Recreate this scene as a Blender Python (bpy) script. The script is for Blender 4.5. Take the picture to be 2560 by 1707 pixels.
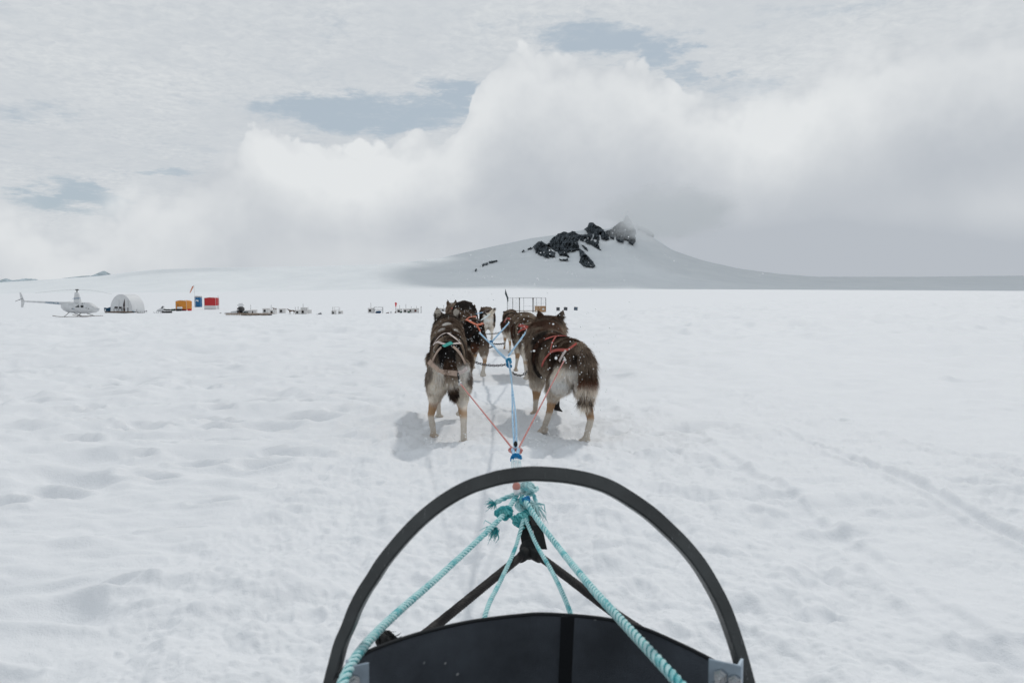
import bpy, math, random
import numpy as np
from mathutils import Vector, Matrix
from mathutils.bvhtree import BVHTree
R = math.radians
SC = bpy.context.scene
for _o in list(bpy.data.objects): bpy.data.objects.remove(_o)
COL = SC.collection

# ------------------------------------------------------------ camera
H = 0.95; F = 1991.0; PITCH = math.atan(131.5 / F)
cd = bpy.data.cameras.new('camera'); cam = bpy.data.objects.new('camera', cd); COL.objects.link(cam)
cd.sensor_width = 36.0; cd.lens = 36.0 * F / 2560; cd.clip_start = 0.05; cd.clip_end = 30000
cam.location = (0, 0, H); cam.rotation_euler = (R(90) - PITCH, 0, 0)
cd.dof.use_dof = True; cd.dof.focus_distance = 5.6; cd.dof.aperture_fstop = 9.0
SC.camera = cam
def P(px, py, Y):
    """the point that shows at photograph pixel (px, py) at depth Y in front of the camera"""
    a = (px - 1280) / F; b = (853.5 - py) / F
    c, s = math.cos(PITCH), math.sin(PITCH)
    dy = c + b * s; dz = -s + b * c; t = Y / dy
    return Vector((a * t, Y, H + dz * t))
def azel(px, py):
    v = P(px, py, 1.0); v.z -= H
    return math.atan2(v.x, v.y), math.atan2(v.z, math.hypot(v.x, v.y))

# ------------------------------------------------------------ view, sun, sky
SC.view_settings.view_transform = 'Standard'; SC.view_settings.look = 'None'
SC.view_settings.exposure = -0.99; SC.view_settings.gamma = 1.0
SC.cycles.use_denoising = True
try: SC.cycles.denoiser = 'OPENIMAGEDENOISE'
except Exception: pass
SC.cycles.max_bounces = 14; SC.cycles.diffuse_bounces = 3; SC.cycles.volume_bounces = 14
SC.cycles.volume_step_rate = 1.0; SC.cycles.volume_max_steps = 128
SC.cycles.sample_clamp_indirect = 6.0
SUNV = Vector((0.22, 0.46, 0.62)).normalized()
SUN_EL = math.asin(SUNV.z); SUN_AZ = math.atan2(SUNV.x, SUNV.y)
sl = bpy.data.lights.new('sun', 'SUN'); sl.energy = 2.35; sl.angle = R(2.6); sl.color = (1.0, 0.965, 0.92)
so = bpy.data.objects.new('sun', sl); COL.objects.link(so)
so.rotation_euler = (-SUNV).to_track_quat('-Z', 'Y').to_euler(); so.location = (20, 40, 60)

class Nt:
    """tiny wrapper for building node trees"""
    def __init__(s, tree): s.t = tree; s.n = tree.nodes; s.l = tree.links
    def put(s, inp, v):
        if isinstance(v, bpy.types.NodeSocket): s.l.new(v, inp)
        elif v is not None: inp.default_value = v
    def m(s, op, a, b=None, c=None, clamp=False):
        n = s.n.new('ShaderNodeMath'); n.operation = op; n.use_clamp = clamp
        for i, v in enumerate((a, b, c)):
            if v is not None: s.put(n.inputs[i], v)
        return n.outputs[0]
    def add(s, a, b): return s.m('ADD', a, b)
    def sub(s, a, b): return s.m('SUBTRACT', a, b)
    def mul(s, a, b): return s.m('MULTIPLY', a, b)
    def step(s, v, lo, hi, a=0.0, b=1.0):
        n = s.n.new('ShaderNodeMapRange'); n.interpolation_type = 'SMOOTHSTEP'
        s.put(n.inputs[0], v); s.put(n.inputs[1], lo); s.put(n.inputs[2], hi); s.put(n.inputs[3], a); s.put(n.inputs[4], b)
        return n.outputs[0]
    def lin(s, v, lo, hi, a=0.0, b=1.0):
        n = s.n.new('ShaderNodeMapRange')
        s.put(n.inputs[0], v); s.put(n.inputs[1], lo); s.put(n.inputs[2], hi); s.put(n.inputs[3], a); s.put(n.inputs[4], b)
        return n.outputs[0]
    def xyz(s, x, y, z):
        n = s.n.new('ShaderNodeCombineXYZ')
        for i, v in enumerate((x, y, z)): s.put(n.inputs[i], v)
        return n.outputs[0]
    def noise(s, vec, scale, detail=4, rough=0.5, dist=0.0, col=False):
        n = s.n.new('ShaderNodeTexNoise'); s.put(n.inputs['Vector'], vec)
        n.inputs['Scale'].default_value = scale; n.inputs['Detail'].default_value = detail
        n.inputs['Roughness'].default_value = rough; n.inputs['Distortion'].default_value = dist
        return n.outputs['Color' if col else 0]
    def voro(s, vec, scale, detail=0.0, rough=0.5, smooth=0.35, feat='SMOOTH_F1'):
        n = s.n.new('ShaderNodeTexVoronoi'); n.feature = feat; s.put(n.inputs['Vector'], vec)
        n.inputs['Scale'].default_value = scale
        n.inputs['Detail'].default_value = detail; n.inputs['Roughness'].default_value = rough
        if feat == 'SMOOTH_F1': n.inputs['Smoothness'].default_value = smooth
        return n.outputs['Distance']
    def mix(s, f, a, b):
        n = s.n.new('ShaderNodeMix'); n.data_type = 'RGBA'
        s.put(n.inputs[0], f)
        for i, v in ((6, a), (7, b)):
            if isinstance(v, tuple) and len(v) == 3: v = (*v, 1)
            s.put(n.inputs[i], v)
        return n.outputs[2]
    def vscale(s, v, k):
        n = s.n.new('ShaderNodeVectorMath'); n.operation = 'MULTIPLY'; s.put(n.inputs[0], v); n.inputs[1].default_value = k
        return n.outputs[0]
    def vadd(s, a, b):
        n = s.n.new('ShaderNodeVectorMath'); n.operation = 'ADD'; s.put(n.inputs[0], a); s.put(n.inputs[1], b)
        return n.outputs[0]

def build_world():
    w = bpy.data.worlds.new('World'); SC.world = w; w.use_nodes = True
    t = w.node_tree; t.nodes.clear(); g = Nt(t)
    out = t.nodes.new('ShaderNodeOutputWorld'); bg = t.nodes.new('ShaderNodeBackground')
    t.links.new(bg.outputs[0], out.inputs[0])
    tc = t.nodes.new('ShaderNodeTexCoord'); d = tc.outputs['Generated']
    sp = t.nodes.new('ShaderNodeSeparateXYZ'); t.links.new(d, sp.inputs[0]); x, y, z = sp.outputs
    sky = t.nodes.new('ShaderNodeTexSky'); sky.sky_type = 'NISHITA'; sky.sun_disc = False
    sky.sun_elevation = SUN_EL; sky.sun_rotation = SUN_AZ; sky.altitude = 1500; sky.dust_density = 1.5
    az = g.m('ARCTAN2', x, y); hor = g.m('SQRT', g.add(g.mul(x, x), g.mul(y, y)))
    el = g.m('ARCTAN2', z, hor)
    ae = g.xyz(az, el, 0.37)
    # blue of the gaps: the sky texture thinned with high haze
    blue = g.mix(0.78, g.vscale(sky.outputs[0], (0.10, 0.10, 0.10)), (1.00, 1.15, 1.27))
    # high layer of rippled cloud, seen in perspective
    zz = g.add(g.m('MAXIMUM', z, 0.0), 0.10)
    pl = g.xyz(g.m('DIVIDE', x, zz), g.m('DIVIDE', y, zz), 0.0)
    n1 = g.noise(pl, 1.3, 6, 0.62, 0.3); n2 = g.noise(pl, 7.0, 4, 0.6, 0.2); n3 = g.noise(pl, 0.45, 2, 0.5)
    n4 = g.noise(g.vscale(pl, (1.0, 1.0, 1.0)), 26.0, 3, 0.65, 0.5)
    rip = g.add(g.mul(g.sub(n1, 0.5), 0.55), g.mul(g.sub(n2, 0.5), 0.30))
    # gaps: ellipses in the sky's own directions
    wcol = t.nodes.new('ShaderNodeSeparateXYZ'); t.links.new(g.noise(g.vscale(ae, (1.0, 3.2, 1.0)), 9.0, 6, 0.62, col=True), wcol.inputs[0])
    azw = g.add(az, g.mul(g.sub(wcol.outputs[0], 0.5), 0.26)); elw = g.add(el, g.mul(g.sub(wcol.outputs[1], 0.5), 0.060))
    wob = wcol.outputs[2]
    hole = None
    for (px, py, rx, ry, k) in ((930, 288, 290, 42, 1.0), (1120, 245, 90, 50, .95), (1480, 96, 190, 40, .97), (1640, 142, 90, 40, .85), (1760, 190, 50, 30, 0.7), (215, 482, 95, 46, 1.0),
                                (400, 424, 90, 14, 0.7), (60, 275, 150, 40, 0.3), (1880, 215, 110, 30, 0.45), (1330, 60, 160, 40, .4), (800, 60, 70, 60, .3), (2050, 20, 260, 26, .32)):
        a0, e0 = azel(px, py); ra = rx / F; re = ry / F
        dx = g.mul(g.sub(azw, a0), 1 / ra); dy = g.mul(g.sub(elw, e0), 1 / re)
        q = g.m('SQRT', g.add(g.mul(dx, dx), g.mul(dy, dy)))
        h = g.mul(g.step(q, 0.45, 1.35, 1.0, 0.0), k)
        hole = h if hole is None else g.m('MAXIMUM', hole, h)
    cov = g.add(g.sub(0.98, hole), g.add(g.mul(rip, 1.9), g.mul(g.sub(wob, 0.5), 1.3)))
    hi_mask = g.step(g.add(cov, g.mul(g.sub(n4, 0.5), 0.5)), 0.0, 0.85)
    hb = g.add(0.905, g.add(g.mul(rip, 0.34), g.add(g.mul(g.sub(n3, 0.5), 0.12), g.mul(g.sub(n4, 0.5), g.step(n1, .38, .62, .04, .30)))))
    hi_col = g.mix(g.lin(hb, 0.8, 1.0), (1.05, 1.13, 1.22), (1.38, 1.435, 1.47))
    base = g.mix(hi_mask, blue, hi_col)
    # the cumulus bank: its upper edge is a curve over azimuth
    fc = t.nodes.new('ShaderNodeFloatCurve')
    pts = [(-1200, 380), (-500, 420), (-120, 400), (0, 440), (90, 520), (160, 560), (215, 528), (260, 490), (320, 450), (400, 440), (500, 398), (590, 340), (650, 280), (700, 283), (760, 312), (820, 308), (870, 335),
           (930, 335), (1000, 300), (1060, 285), (1110, 310), (1150, 290), (1175, 225), (1200, 170), (1250, 118), (1300, 96), (1350, 98), (1420, 110), (1500, 118),
           (1580, 118), (1640, 135), (1700, 180), (1740, 200), (1850, 210), (1950, 190), (2040, 120), (2200, 60), (2400, 20), (2600, 0), (3200, 100), (4200, 250)]
    c = fc.mapping.curves[0]; fc.mapping.use_clip = False
    P2 = []
    for px, py in pts:
        a, e = azel(px, py); P2.append(((a + 1.1) / 2.2, e / 0.5))
    while len(c.points) < len(P2): c.points.new(0.5, 0.5)
    for q, (a, e) in zip(c.points, P2): q.location = (a, e); q.handle_type = 'AUTO'
    fc.mapping.update()
    t.links.new(g.lin(az, -1.1, 1.1), fc.inputs['Value'])
    top = g.mul(fc.outputs[0], 0.5)
    wn = g.vscale(g.vadd(g.noise(ae, 14.0, 3, 0.5, col=True), (-0.5, -0.5, -0.5)), (0.020, 0.020, 0.0))
    aw = g.vadd(ae, wn)
    v1 = g.voro(aw, 22.0, 2.0, 0.55, 0.3); v2 = g.voro(aw, 70.0, 1.0, 0.6, 0.3)
    bil = g.add(g.mul(g.sub(0.42, v1), 0.026), g.mul(g.sub(0.42, v2), 0.007))
    fine = g.mul(g.sub(g.noise(ae, 160.0, 3, 0.6), 0.5), 0.004)
    dep = g.sub(g.add(g.add(top, bil), fine), el)
    # edge: crisp round the great tower, woolly to the left and right
    a1, a2 = azel(640, 300)[0], azel(1750, 300)[0]
    soft = g.add(0.0034, g.add(g.step(az, a1 - .10, a1, 0.030, 0.0), g.step(az, a2 - .02, a2 + .10, 0.0, 0.035)))
    mask = g.step(dep, g.mul(soft, -1.0), soft)
    # inner modelling: big light and grey masses
    lo = g.noise(g.vscale(ae, (1.0, 1.35, 1.0)), 4.2, 5, 0.5, 0.6); mid = g.noise(aw, 11.0, 4, 0.5, 0.3)
    sh = g.step(dep, -0.01, 0.15, 1.0, 0.33)
    sh = g.add(sh, g.add(g.mul(g.sub(lo, 0.5), 0.75), g.mul(g.sub(mid, 0.5), 0.26)))
    rim = g.mul(g.step(dep, 0.0, 0.045, 1.0, 0.0), g.mul(g.sub(v1, 0.35), 0.5))
    sh = g.sub(sh, rim)
    for (px, py, rx, ry, k) in ((830, 420, 210, 120, .40), (1130, 620, 190, 90, -.03), (1985, 330, 190, 100, .33), (640, 560, 330, 110, -.12), (1500, 420, 280, 150, -.20),
                                (2400, 380, 260, 90, -.16), (2520, 520, 140, 60, .16), (1950, 640, 600, 130, -.28), (110, 560, 260, 130, .12), (2300, 640, 330, 70, -.22),
                                (540, 430, 130, 60, -.28), (240, 590, 120, 50, -.10), (900, 640, 260, 40, .14), (680, 420, 60, 40, .2)):
        a0, e0 = azel(px, py); ra = rx / F; re = ry / F
        dx = g.mul(g.sub(az, a0), 1 / ra); dy = g.mul(g.sub(el, e0), 1 / re)
        q = g.m('SQRT', g.add(g.mul(dx, dx), g.mul(dy, dy)))
        sh = g.add(sh, g.mul(g.step(q, 0.0, 1.7, 1.0, 0.0), k))
    cu = g.mix(g.m('MAXIMUM', g.m('MINIMUM', sh, 1.0), 0.0), (0.95, 1.02, 1.11), (1.53, 1.575, 1.60))
    skyc = g.mix(mask, base, cu)
    low = g.mix(g.step(el, -0.03, 0.0), (0.95, 1.02, 1.08), skyc)
    g.put(bg.inputs[0], g.mix(g.step(el, 0.42, 0.9), low, (0.98, 1.07, 1.15))); bg.inputs[1].default_value = 1.0
    w.cycles.sampling_method = 'NONE'
build_world()

# ------------------------------------------------------------ helpers
def tag(o, label=None, cat=None, group=None, kind=None):
    if label: o['label'] = label
    if cat: o['category'] = cat
    if group: o['group'] = group
    if kind: o['kind'] = kind
    return o
def empty(name, loc, rz=0.0, label=None, cat=None, group=None, scale=1.0):
    o = bpy.data.objects.new(name, None); COL.objects.link(o)
    o.location = loc; o.rotation_euler = (0, 0, rz); o.scale = (scale,) * 3; o.empty_display_size = 0.1
    return tag(o, label, cat, group)
def copy_tree(o, parent=None):
    c = o.copy(); COL.objects.link(c); c.parent = parent
    for ch in list(o.children): copy_tree(ch, c)
    return c
def mesh_np(name, V, faces, mat, parent=None, smooth=True, cols=None):
    """V: (n,3) array; faces: list of index arrays (m,3)/(m,4)"""
    me = bpy.data.meshes.new(name)
    V = np.asarray(V, np.float32); fl = [np.asarray(f, np.int32) for f in faces if len(f)]
    tot = np.concatenate([np.full(len(f), f.shape[1], np.int32) for f in fl]); idx = np.concatenate([f.ravel() for f in fl])
    me.vertices.add(len(V)); me.vertices.foreach_set('co', V.ravel())
    me.loops.add(len(idx)); me.loops.foreach_set('vertex_index', idx)
    me.polygons.add(len(tot)); st = np.concatenate([[0], np.cumsum(tot)[:-1]]).astype(np.int32)
    me.polygons.foreach_set('loop_start', st); me.polygons.foreach_set('loop_total', tot)
    if smooth: me.polygons.foreach_set('use_smooth', np.ones(len(tot), bool))
    if cols is not None:
        at = me.color_attributes.new('coat', 'FLOAT_COLOR', 'POINT')
        c4 = np.ones((len(V), 4), np.float32); c4[:, :3] = cols; at.data.foreach_set('color', c4.ravel())
    me.update(calc_edges=True); me.validate()
    if mat: me.materials.append(mat)
    o = bpy.data.objects.new(name, me); COL.objects.link(o); o.parent = parent
    return o

class MB:
    """collects simple shapes, built as one mesh object"""
    def __init__(s): s.v = []; s.f = []
    def _add(s, V, Fc):
        b = len(s.v); s.v.extend([tuple(p) for p in V]); s.f.extend([tuple(i + b for i in f) for f in Fc]); return s
    def box(s, c, size, rot=None, taper=1.0, bev=0.0):
        sx, sy, sz = [q / 2 for q in size]; V = []
        if bev <= 0:
            for z, k in ((-sz, 1.0), (sz, taper)):
                for x, y in ((-sx, -sy), (sx, -sy), (sx, sy), (-sx, sy)): V.append(Vector((x * k, y * k, z)))
            Fc = [(0, 3, 2, 1), (4, 5, 6, 7), (0, 1, 5, 4), (1, 2, 6, 5), (2, 3, 7, 6), (3, 0, 4, 7)]
        else:
            b = bev; rings = [(-sz, b), (-sz + b, 0), (sz - b, 0), (sz, b)]; Fc = []
            for z, q in rings:
                k = taper if z > 0 else 1.0
                X, Y = (sx - q) * k, (sy - q) * k
                for x, y in ((-X + b, -Y), (X - b, -Y), (X, -Y + b), (X, Y - b), (X - b, Y), (-X + b, Y), (-X, Y - b), (-X, -Y + b)): V.append(Vector((x, y, z)))
            for r in range(3):
                for i in range(8): Fc.append((r * 8 + i, r * 8 + (i + 1) % 8, r * 8 + 8 + (i + 1) % 8, r * 8 + 8 + i))
            Fc.append(tuple(range(7, -1, -1))); Fc.append(tuple(range(24, 32)))
        M = rot if rot is not None else Matrix.Identity(3)
        return s._add([M @ v + Vector(c) for v in V], Fc)
    def tube(s, pts, r, n=8, cap=True, flat=1.0, up=None):
        pts = [Vector(p) for p in pts]; rs = r if isinstance(r, (list, tuple)) else [r] * len(pts); V = []; Fc = []
        u = None
        for i, p in enumerate(pts):
            t = (pts[min(i + 1, len(pts) - 1)] - pts[max(i - 1, 0)])
            t = t.normalized() if t.length > 1e-9 else Vector((0, 0, 1))
            if up is not None: u = Vector(up) - t * t.dot(Vector(up)); u.normalize()
            elif u is None:
                a = Vector((0, 0, 1)) if abs(t.z) < 0.9 else Vector((1, 0, 0)); u = (a - t * t.dot(a)).normalized()
            else: u = (u - t * t.dot(u)).normalized()
            w = t.cross(u)
            for k in range(n):
                a = 2 * math.pi * k / n; V.append(p + u * (math.cos(a) * rs[i] * flat) + w * (math.sin(a) * rs[i]))
        for i in range(len(pts) - 1):
            for k in range(n): Fc.append((i * n + k, i * n + (k + 1) % n, (i + 1) * n + (k + 1) % n, (i + 1) * n + k))
        if cap: Fc.append(tuple(range(n - 1, -1, -1))); Fc.append(tuple((len(pts) - 1) * n + k for k in range(n)))
        return s._add(V, Fc)
    def ball(s, c, r, n=10, m=7):
        r = (r, r, r) if not isinstance(r, (list, tuple)) else r; c = Vector(c); V = [c + Vector((0, 0, -r[2]))]; Fc = []
        for j in range(1, m):
            ph = -math.pi / 2 + math.pi * j / m
            for k in range(n): a = 2 * math.pi * k / n; V.append(c + Vector((math.cos(a) * math.cos(ph) * r[0], math.sin(a) * math.cos(ph) * r[1], math.sin(ph) * r[2])))
        V.append(c + Vector((0, 0, r[2]))); L = len(V) - 1
        for k in range(n):
            Fc.append((0, 1 + (k + 1) % n, 1 + k)); Fc.append((L, L - n + k, L - n + (k + 1) % n))
        for j in range(m - 2):
            for k in range(n): a = 1 + j * n + k; b = 1 + j * n + (k + 1) % n; Fc.append((a, b, b + n, a + n))
        return s._add(V, Fc)
    def loft(s, rings, cap=True):
        n = len(rings[0]); V = [p for r in rings for p in r]; Fc = []
        for i in range(len(rings) - 1):
            for k in range(n): Fc.append((i * n + k, i * n + (k + 1) % n, (i + 1) * n + (k + 1) % n, (i + 1) * n + k))
        if cap: Fc.append(tuple(range(n - 1, -1, -1))); Fc.append(tuple((len(rings) - 1) * n + k for k in range(n)))
        return s._add(V, Fc)
    def prism(s, poly, y0, y1):
        """outline in x,z pushed from y0 to y1"""
        n = len(poly); V = [(x, y0, z) for x, z in poly] + [(x, y1, z) for x, z in poly]
        Fc = [tuple(range(n)), tuple(range(2 * n - 1, n - 1, -1))] + [(i, i + n, (i + 1) % n + n, (i + 1) % n) for i in range(n)]
        return s._add(V, Fc)
    def build(s, name, mat, parent=None, smooth=False, ang=None):
        me = bpy.data.meshes.new(name); me.from_pydata([tuple(v) for v in s.v], [], s.f); me.validate(); me.update()
        import bmesh
        bm = bmesh.new(); bm.from_mesh(me); bmesh.ops.recalc_face_normals(bm, faces=bm.faces); bm.to_mesh(me); bm.free()
        if smooth:
            me.polygons.foreach_set('use_smooth', np.ones(len(me.polygons), bool))
            if ang: me.set_sharp_from_angle(angle=R(ang))
        me.materials.append(mat)
        o = bpy.data.objects.new(name, me); COL.objects.link(o); o.parent = parent
        return o

def mat(name, col, rough=0.7, metal=0.0, bump=0.0, bscale=40, var=0.0, vscale=6.0, sheen=0.0, spec=0.4):
    m = bpy.data.materials.new(name); m.use_nodes = True; t = m.node_tree; g = Nt(t); b = t.nodes['Principled BSDF']
    b.inputs['Base Color'].default_value = (*col, 1); b.inputs['Roughness'].default_value = rough; b.inputs['Metallic'].default_value = metal
    b.inputs['Specular IOR Level'].default_value = spec
    if sheen: b.inputs['Sheen Weight'].default_value = sheen
    tc = t.nodes.new('ShaderNodeTexCoord').outputs['Object']
    if var:
        n = g.noise(tc, vscale, 5, 0.6)
        lo = tuple(c * (1 - var) for c in col); hi = tuple(min(1, c * (1 + var)) for c in col)
        g.put(b.inputs['Base Color'], g.mix(g.lin(n, 0.3, 0.7), lo, hi))
    if bump:
        n = g.noise(tc, bscale, 4, 0.6); bn = t.nodes.new('ShaderNodeBump'); bn.inputs['Strength'].default_value = bump; bn.inputs['Distance'].default_value = 0.01
        t.links.new(n, bn.inputs['Height']); t.links.new(bn.outputs[0], b.inputs['Normal'])
    return m

# ------------------------------------------------------------ numpy noise
def _h(ix, iy, iz, seed):
    n = (ix.astype(np.int64) * 374761393 + iy.astype(np.int64) * 668265263 + iz.astype(np.int64) * 2147483647 + seed * 974634777) & 0xffffffff
    n = ((n ^ (n >> 13)) * 1274126177) & 0xffffffff; n = ((n ^ (n >> 16)) * 2246822519) & 0xffffffff
    return ((n ^ (n >> 15)) & 0xffffff) / float(0xffffff)
def vn2(x, y, seed=0):
    ix = np.floor(x); iy = np.floor(y); fx = x - ix; fy = y - iy; fx = fx * fx * (3 - 2 * fx); fy = fy * fy * (3 - 2 * fy); z = np.zeros_like(ix)
    a = _h(ix, iy, z, seed); b = _h(ix + 1, iy, z, seed); c = _h(ix, iy + 1, z, seed); d = _h(ix + 1, iy + 1, z, seed)
    return (a + (b - a) * fx) * (1 - fy) + (c + (d - c) * fx) * fy - 0.5
def vn3(p, seed=0):
    i = np.floor(p); f = p - i; f = f * f * (3 - 2 * f); r = 0
    for dx in (0, 1):
        wx = f[:, 0] if dx else 1 - f[:, 0]
        for dy in (0, 1):
            wy = f[:, 1] if dy else 1 - f[:, 1]
            for dz in (0, 1):
                wz = f[:, 2] if dz else 1 - f[:, 2]
                r = r + wx * wy * wz * _h(i[:, 0] + dx, i[:, 1] + dy, i[:, 2] + dz, seed)
    return r - 0.5
def fbm2(x, y, o=4, seed=0, g=0.5):
    s = 0; a = 1.0; c, sn = 0.8, 0.6
    for k in range(o):
        s = s + a * vn2(x, y, seed + k * 17); a *= g; x, y = (c * x - sn * y) * 2.03 + 3.1, (sn * x + c * y) * 2.03 + 1.7
    return s
def craters(x, y, cell, prob, rad, seed, ex=1.0):
    """random rounded dents, -1 at a centre, with a small raised rim"""
    gx = np.floor(x / cell); gy = np.floor(y / cell); out = np.zeros_like(x); z = np.zeros_like(x)
    for i in (-1, 0, 1):
        for j in (-1, 0, 1):
            cx = gx + i; cy = gy + j; r1 = _h(cx, cy, z, seed); r2 = _h(cx, cy, z, seed + 1); r3 = _h(cx, cy, z, seed + 2); r4 = _h(cx, cy, z, seed + 3)
            dx = (x - (cx + 0.15 + 0.7 * r1) * cell) / ex; dy = y - (cy + 0.15 + 0.7 * r2) * cell; rr = rad * (0.6 + 0.8 * r4)
            q = np.sqrt(dx * dx + dy * dy) / rr
            v = -np.clip(1 - q * q, 0, 1) ** 1.5 + 0.28 * np.exp(-((q - 1.15) / 0.22) ** 2)
            out += np.where((r3 < prob) & (q < 2), v * (0.5 + r4 * .6), 0)
    return out
def sstep(v, a, b): t = np.clip((v - a) / (b - a), 0, 1); return t * t * (3 - 2 * t)

# ------------------------------------------------------------ the snow plain
DT = [16, 40, 80, 95, 115, 160, 250, 400, 700, 1500, 3000]
UT = {0: [118, 84, 76, 73, 60, 46, 30, 20, 11, 15, 22], 600: [118, 86, 75, 68, 58, 46, 30, 16, 7, 11, 20], 1000: [118, 84, 72, 64, 56, 44, 28, 12, 0, 4, 14],
      1300: [118, 80, 68, 61, 54, 44, 26, 10, 0, 4, 14], 1440: [118, 72, 58, 56.5, 53, 43, 25, 10, 0, 4, 14], 1560: [118, 66, 47, 51, 52, 42, 24, 10, 0, 4, 14],
      2000: [118, 50, 28, 30, 34, 34, 22, 10, 2, 6, 16], 2560: [118, 30, 7, 9, 14, 18, 16, 9, 5, 9, 18]}
_us = sorted(UT); _uu = np.linspace(-400, 3000, 341); _ll = np.linspace(math.log(2), math.log(3000), 260)
_tab = []
for u in _us:
    zs = [H - p * d / F for p, d in zip(UT[u], DT)]; zs[0] = 0.0
    _tab.append(np.interp(_ll, [math.log(2), math.log(13)] + [math.log(d) for d in DT[1:]], [0.0, 0.0] + zs[1:]))
_tab = np.array(_tab); TAB = np.array([np.interp(_uu, _us, _tab[:, k]) for k in range(len(_ll))]).T
def _smooth(A, n, ax):
    for _ in range(n):
        B = np.copy(A)
        if ax: B[:, 1:-1] = (A[:, :-2] + 2 * A[:, 1:-1] + A[:, 2:]) / 4
        else: B[1:-1] = (A[:-2] + 2 * A[1:-1] + A[2:]) / 4
        A = B
    return A
TAB = _smooth(_smooth(TAB, 24, 0), 5, 1)
def ground_base(x, y):
    x = np.asarray(x, float); y = np.asarray(y, float)
    r = np.hypot(x, y); az = np.clip(np.arctan2(x, np.where(np.abs(y) < 1e-9, 1e-9, y)), -0.75, 0.75); az = np.where(y < 0, np.sign(x) * 0.75, az)
    u = 1280 + F * np.tan(az); d = r * np.cos(az)
    ui = np.clip((u + 400) / 10, 0, 339.999); li = np.clip((np.log(np.maximum(d, 2)) - _ll[0]) / (_ll[1] - _ll[0]), 0, 258.999)
    a = ui.astype(int); b = li.astype(int); fu = ui - a; fl = li - b
    return (TAB[a, b] * (1 - fl) + TAB[a, b + 1] * fl) * (1 - fu) + (TAB[a + 1, b] * (1 - fl) + TAB[a + 1, b + 1] * fl) * fu
def trail_x(y): return np.interp(y, [0, 3, 6.3, 9.5, 13, 16.5, 30], [0.03, 0.02, -0.02, -0.22, -0.48, -0.62, -1.6])
def ground_detail(x, y):
    r = np.hypot(x, y); fade = lambda wl: 1 - sstep(r * r / 760.0, wl * 0.25, wl * 0.9)
    tx = x - trail_x(y); z = 0.055 * fbm2(x * 0.5, y * 0.5, 2, 5)
    trail = 1 - sstep(np.abs(tx + .05 * vn2(x * 1.3, y * 1.3, 3)), 0.85, 1.5)
    right = sstep(x, 1.0, 1.7) * (1 - sstep(r, 30, 60)); left = (1 - trail) * (1 - right * 0.8)
    # wind-cut dimples and low ridges on the untouched snow
    wx = x + 0.25 * vn2(x * 1.1, y * 1.1, 71); wy = y + 0.2 * vn2(x * .9, y * .9, 72)
    n = fbm2(wx * 1.15, wy * 2.5, 3, 21, 0.55); ridged = -np.abs(vn2(wx * 1.35 + 7, wy * 2.9, 31))
    z += left * fade(0.5) * (0.055 * n + 0.050 * ridged)
    z += left * (fade(0.5) * 0.075 * craters(wx, wy * 1.5, 0.80, 0.35, 0.19, 41, 1.5) + fade(0.3) * 0.065 * craters(wx + .3, wy * 1.5, 0.42, 0.5, 0.11, 45, 1.5) + fade(.3) * .034 * fbm2(wx * 3.0, wy * 6.2, 3, 47, .6))
    z += left * fade(0.15) * 0.010 * fbm2(wx * 6, wy * 11, 3, 52)
    # far field: long low waves, a wind crust
    z += sstep(r, 8, 20) * (0.20 * fbm2(x * 0.55, y * 0.5, 4, 61, .6) + .20 * craters(x, y * .8, 2.3, .55, .55, 66, 1.7)) * (1 - sstep(r, 50, 160)) + sstep(r, 40, 90) * 0.10 * fbm2(x * 0.12, y * 0.16, 3, 62) * (1 - .6 * sstep(r, 150, 300))
    z += sstep(r, 6, 10) * (1 - sstep(r, 45, 70)) * (.085 * craters(x, y * .7, 1.25, .34, .17, 141, 1.8) + .05 * fbm2(x * 1.5, y * 1.1, 3, 143, .65))
    # trampled team trail: clods and paw holes
    t = trail * (1 - sstep(r, 25, 60))
    z += t * (-0.03 + fade(0.25) * 0.105 * np.abs(fbm2(x * 2.4, y * 2.4, 3, 81, 0.5)) + fade(0.12) * 0.036 * np.abs(fbm2(x * 6.5, y * 6.5, 4, 83, 0.6)) + fade(.06) * .006 * fbm2(x * 26, y * 26, 2, 85) + fade(.2) * 0.026 * craters(x + .03 * vn2(x * 12, y * 12, 3), y + .03 * vn2(x * 12, y * 12, 4), 0.27, 0.45, 0.06, 91, 0.9))
    # packed snow to the right, finely granular
    z += right * (fade(0.1) * 0.020 * np.abs(fbm2(x * 8, y * 8, 4, 101, 0.65)) + fade(0.3) * 0.03 * fbm2(x * 2.2, y * 2.6, 3, 100, .6) + 0.02 * fbm2(x * 1.1, y * 0.8, 2, 102) + fade(.3) * .022 * craters(x, y, 1.15, .33, .11, 104, 1.3))
    # old runner tracks crossing to the right
    for ys, xs, w, dpt, sd in (([1, 3, 4.4, 5.75, 8.56, 12.8, 18], [2.1, 1.95, 1.87, 1.80, 1.49, 1.15, .7], .040, .024, 1), ([1, 3, 4.4, 5.75, 8.56, 12.8, 18], [2.75, 2.57, 2.54, 2.45, 2.15, 1.8, 1.5], .035, .020, 2),
                            ([1, 3, 5, 8.5, 13], [1.28, 1.25, 1.2, 1.02, .7], .05, .014, 3), ([1, 4, 7, 12, 20], [4.1, 3.9, 3.6, 3.2, 2.4], .06, .03, 4)):
        c = np.interp(y, ys, xs) + .025 * vn2(y * 1.7 + sd, y * 0 + sd, 111); m = (y > 1.0) * (1 - sstep(y, 13, 18)); q = (x - c) / w
        z += m * fade(0.07) * dpt * (-np.exp(-q ** 4) + (0.55 + 1.2 * vn2(x * 11, y * 11, 113)) * np.exp(-((np.abs(q) - 1.5) / 0.5) ** 2))
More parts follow.
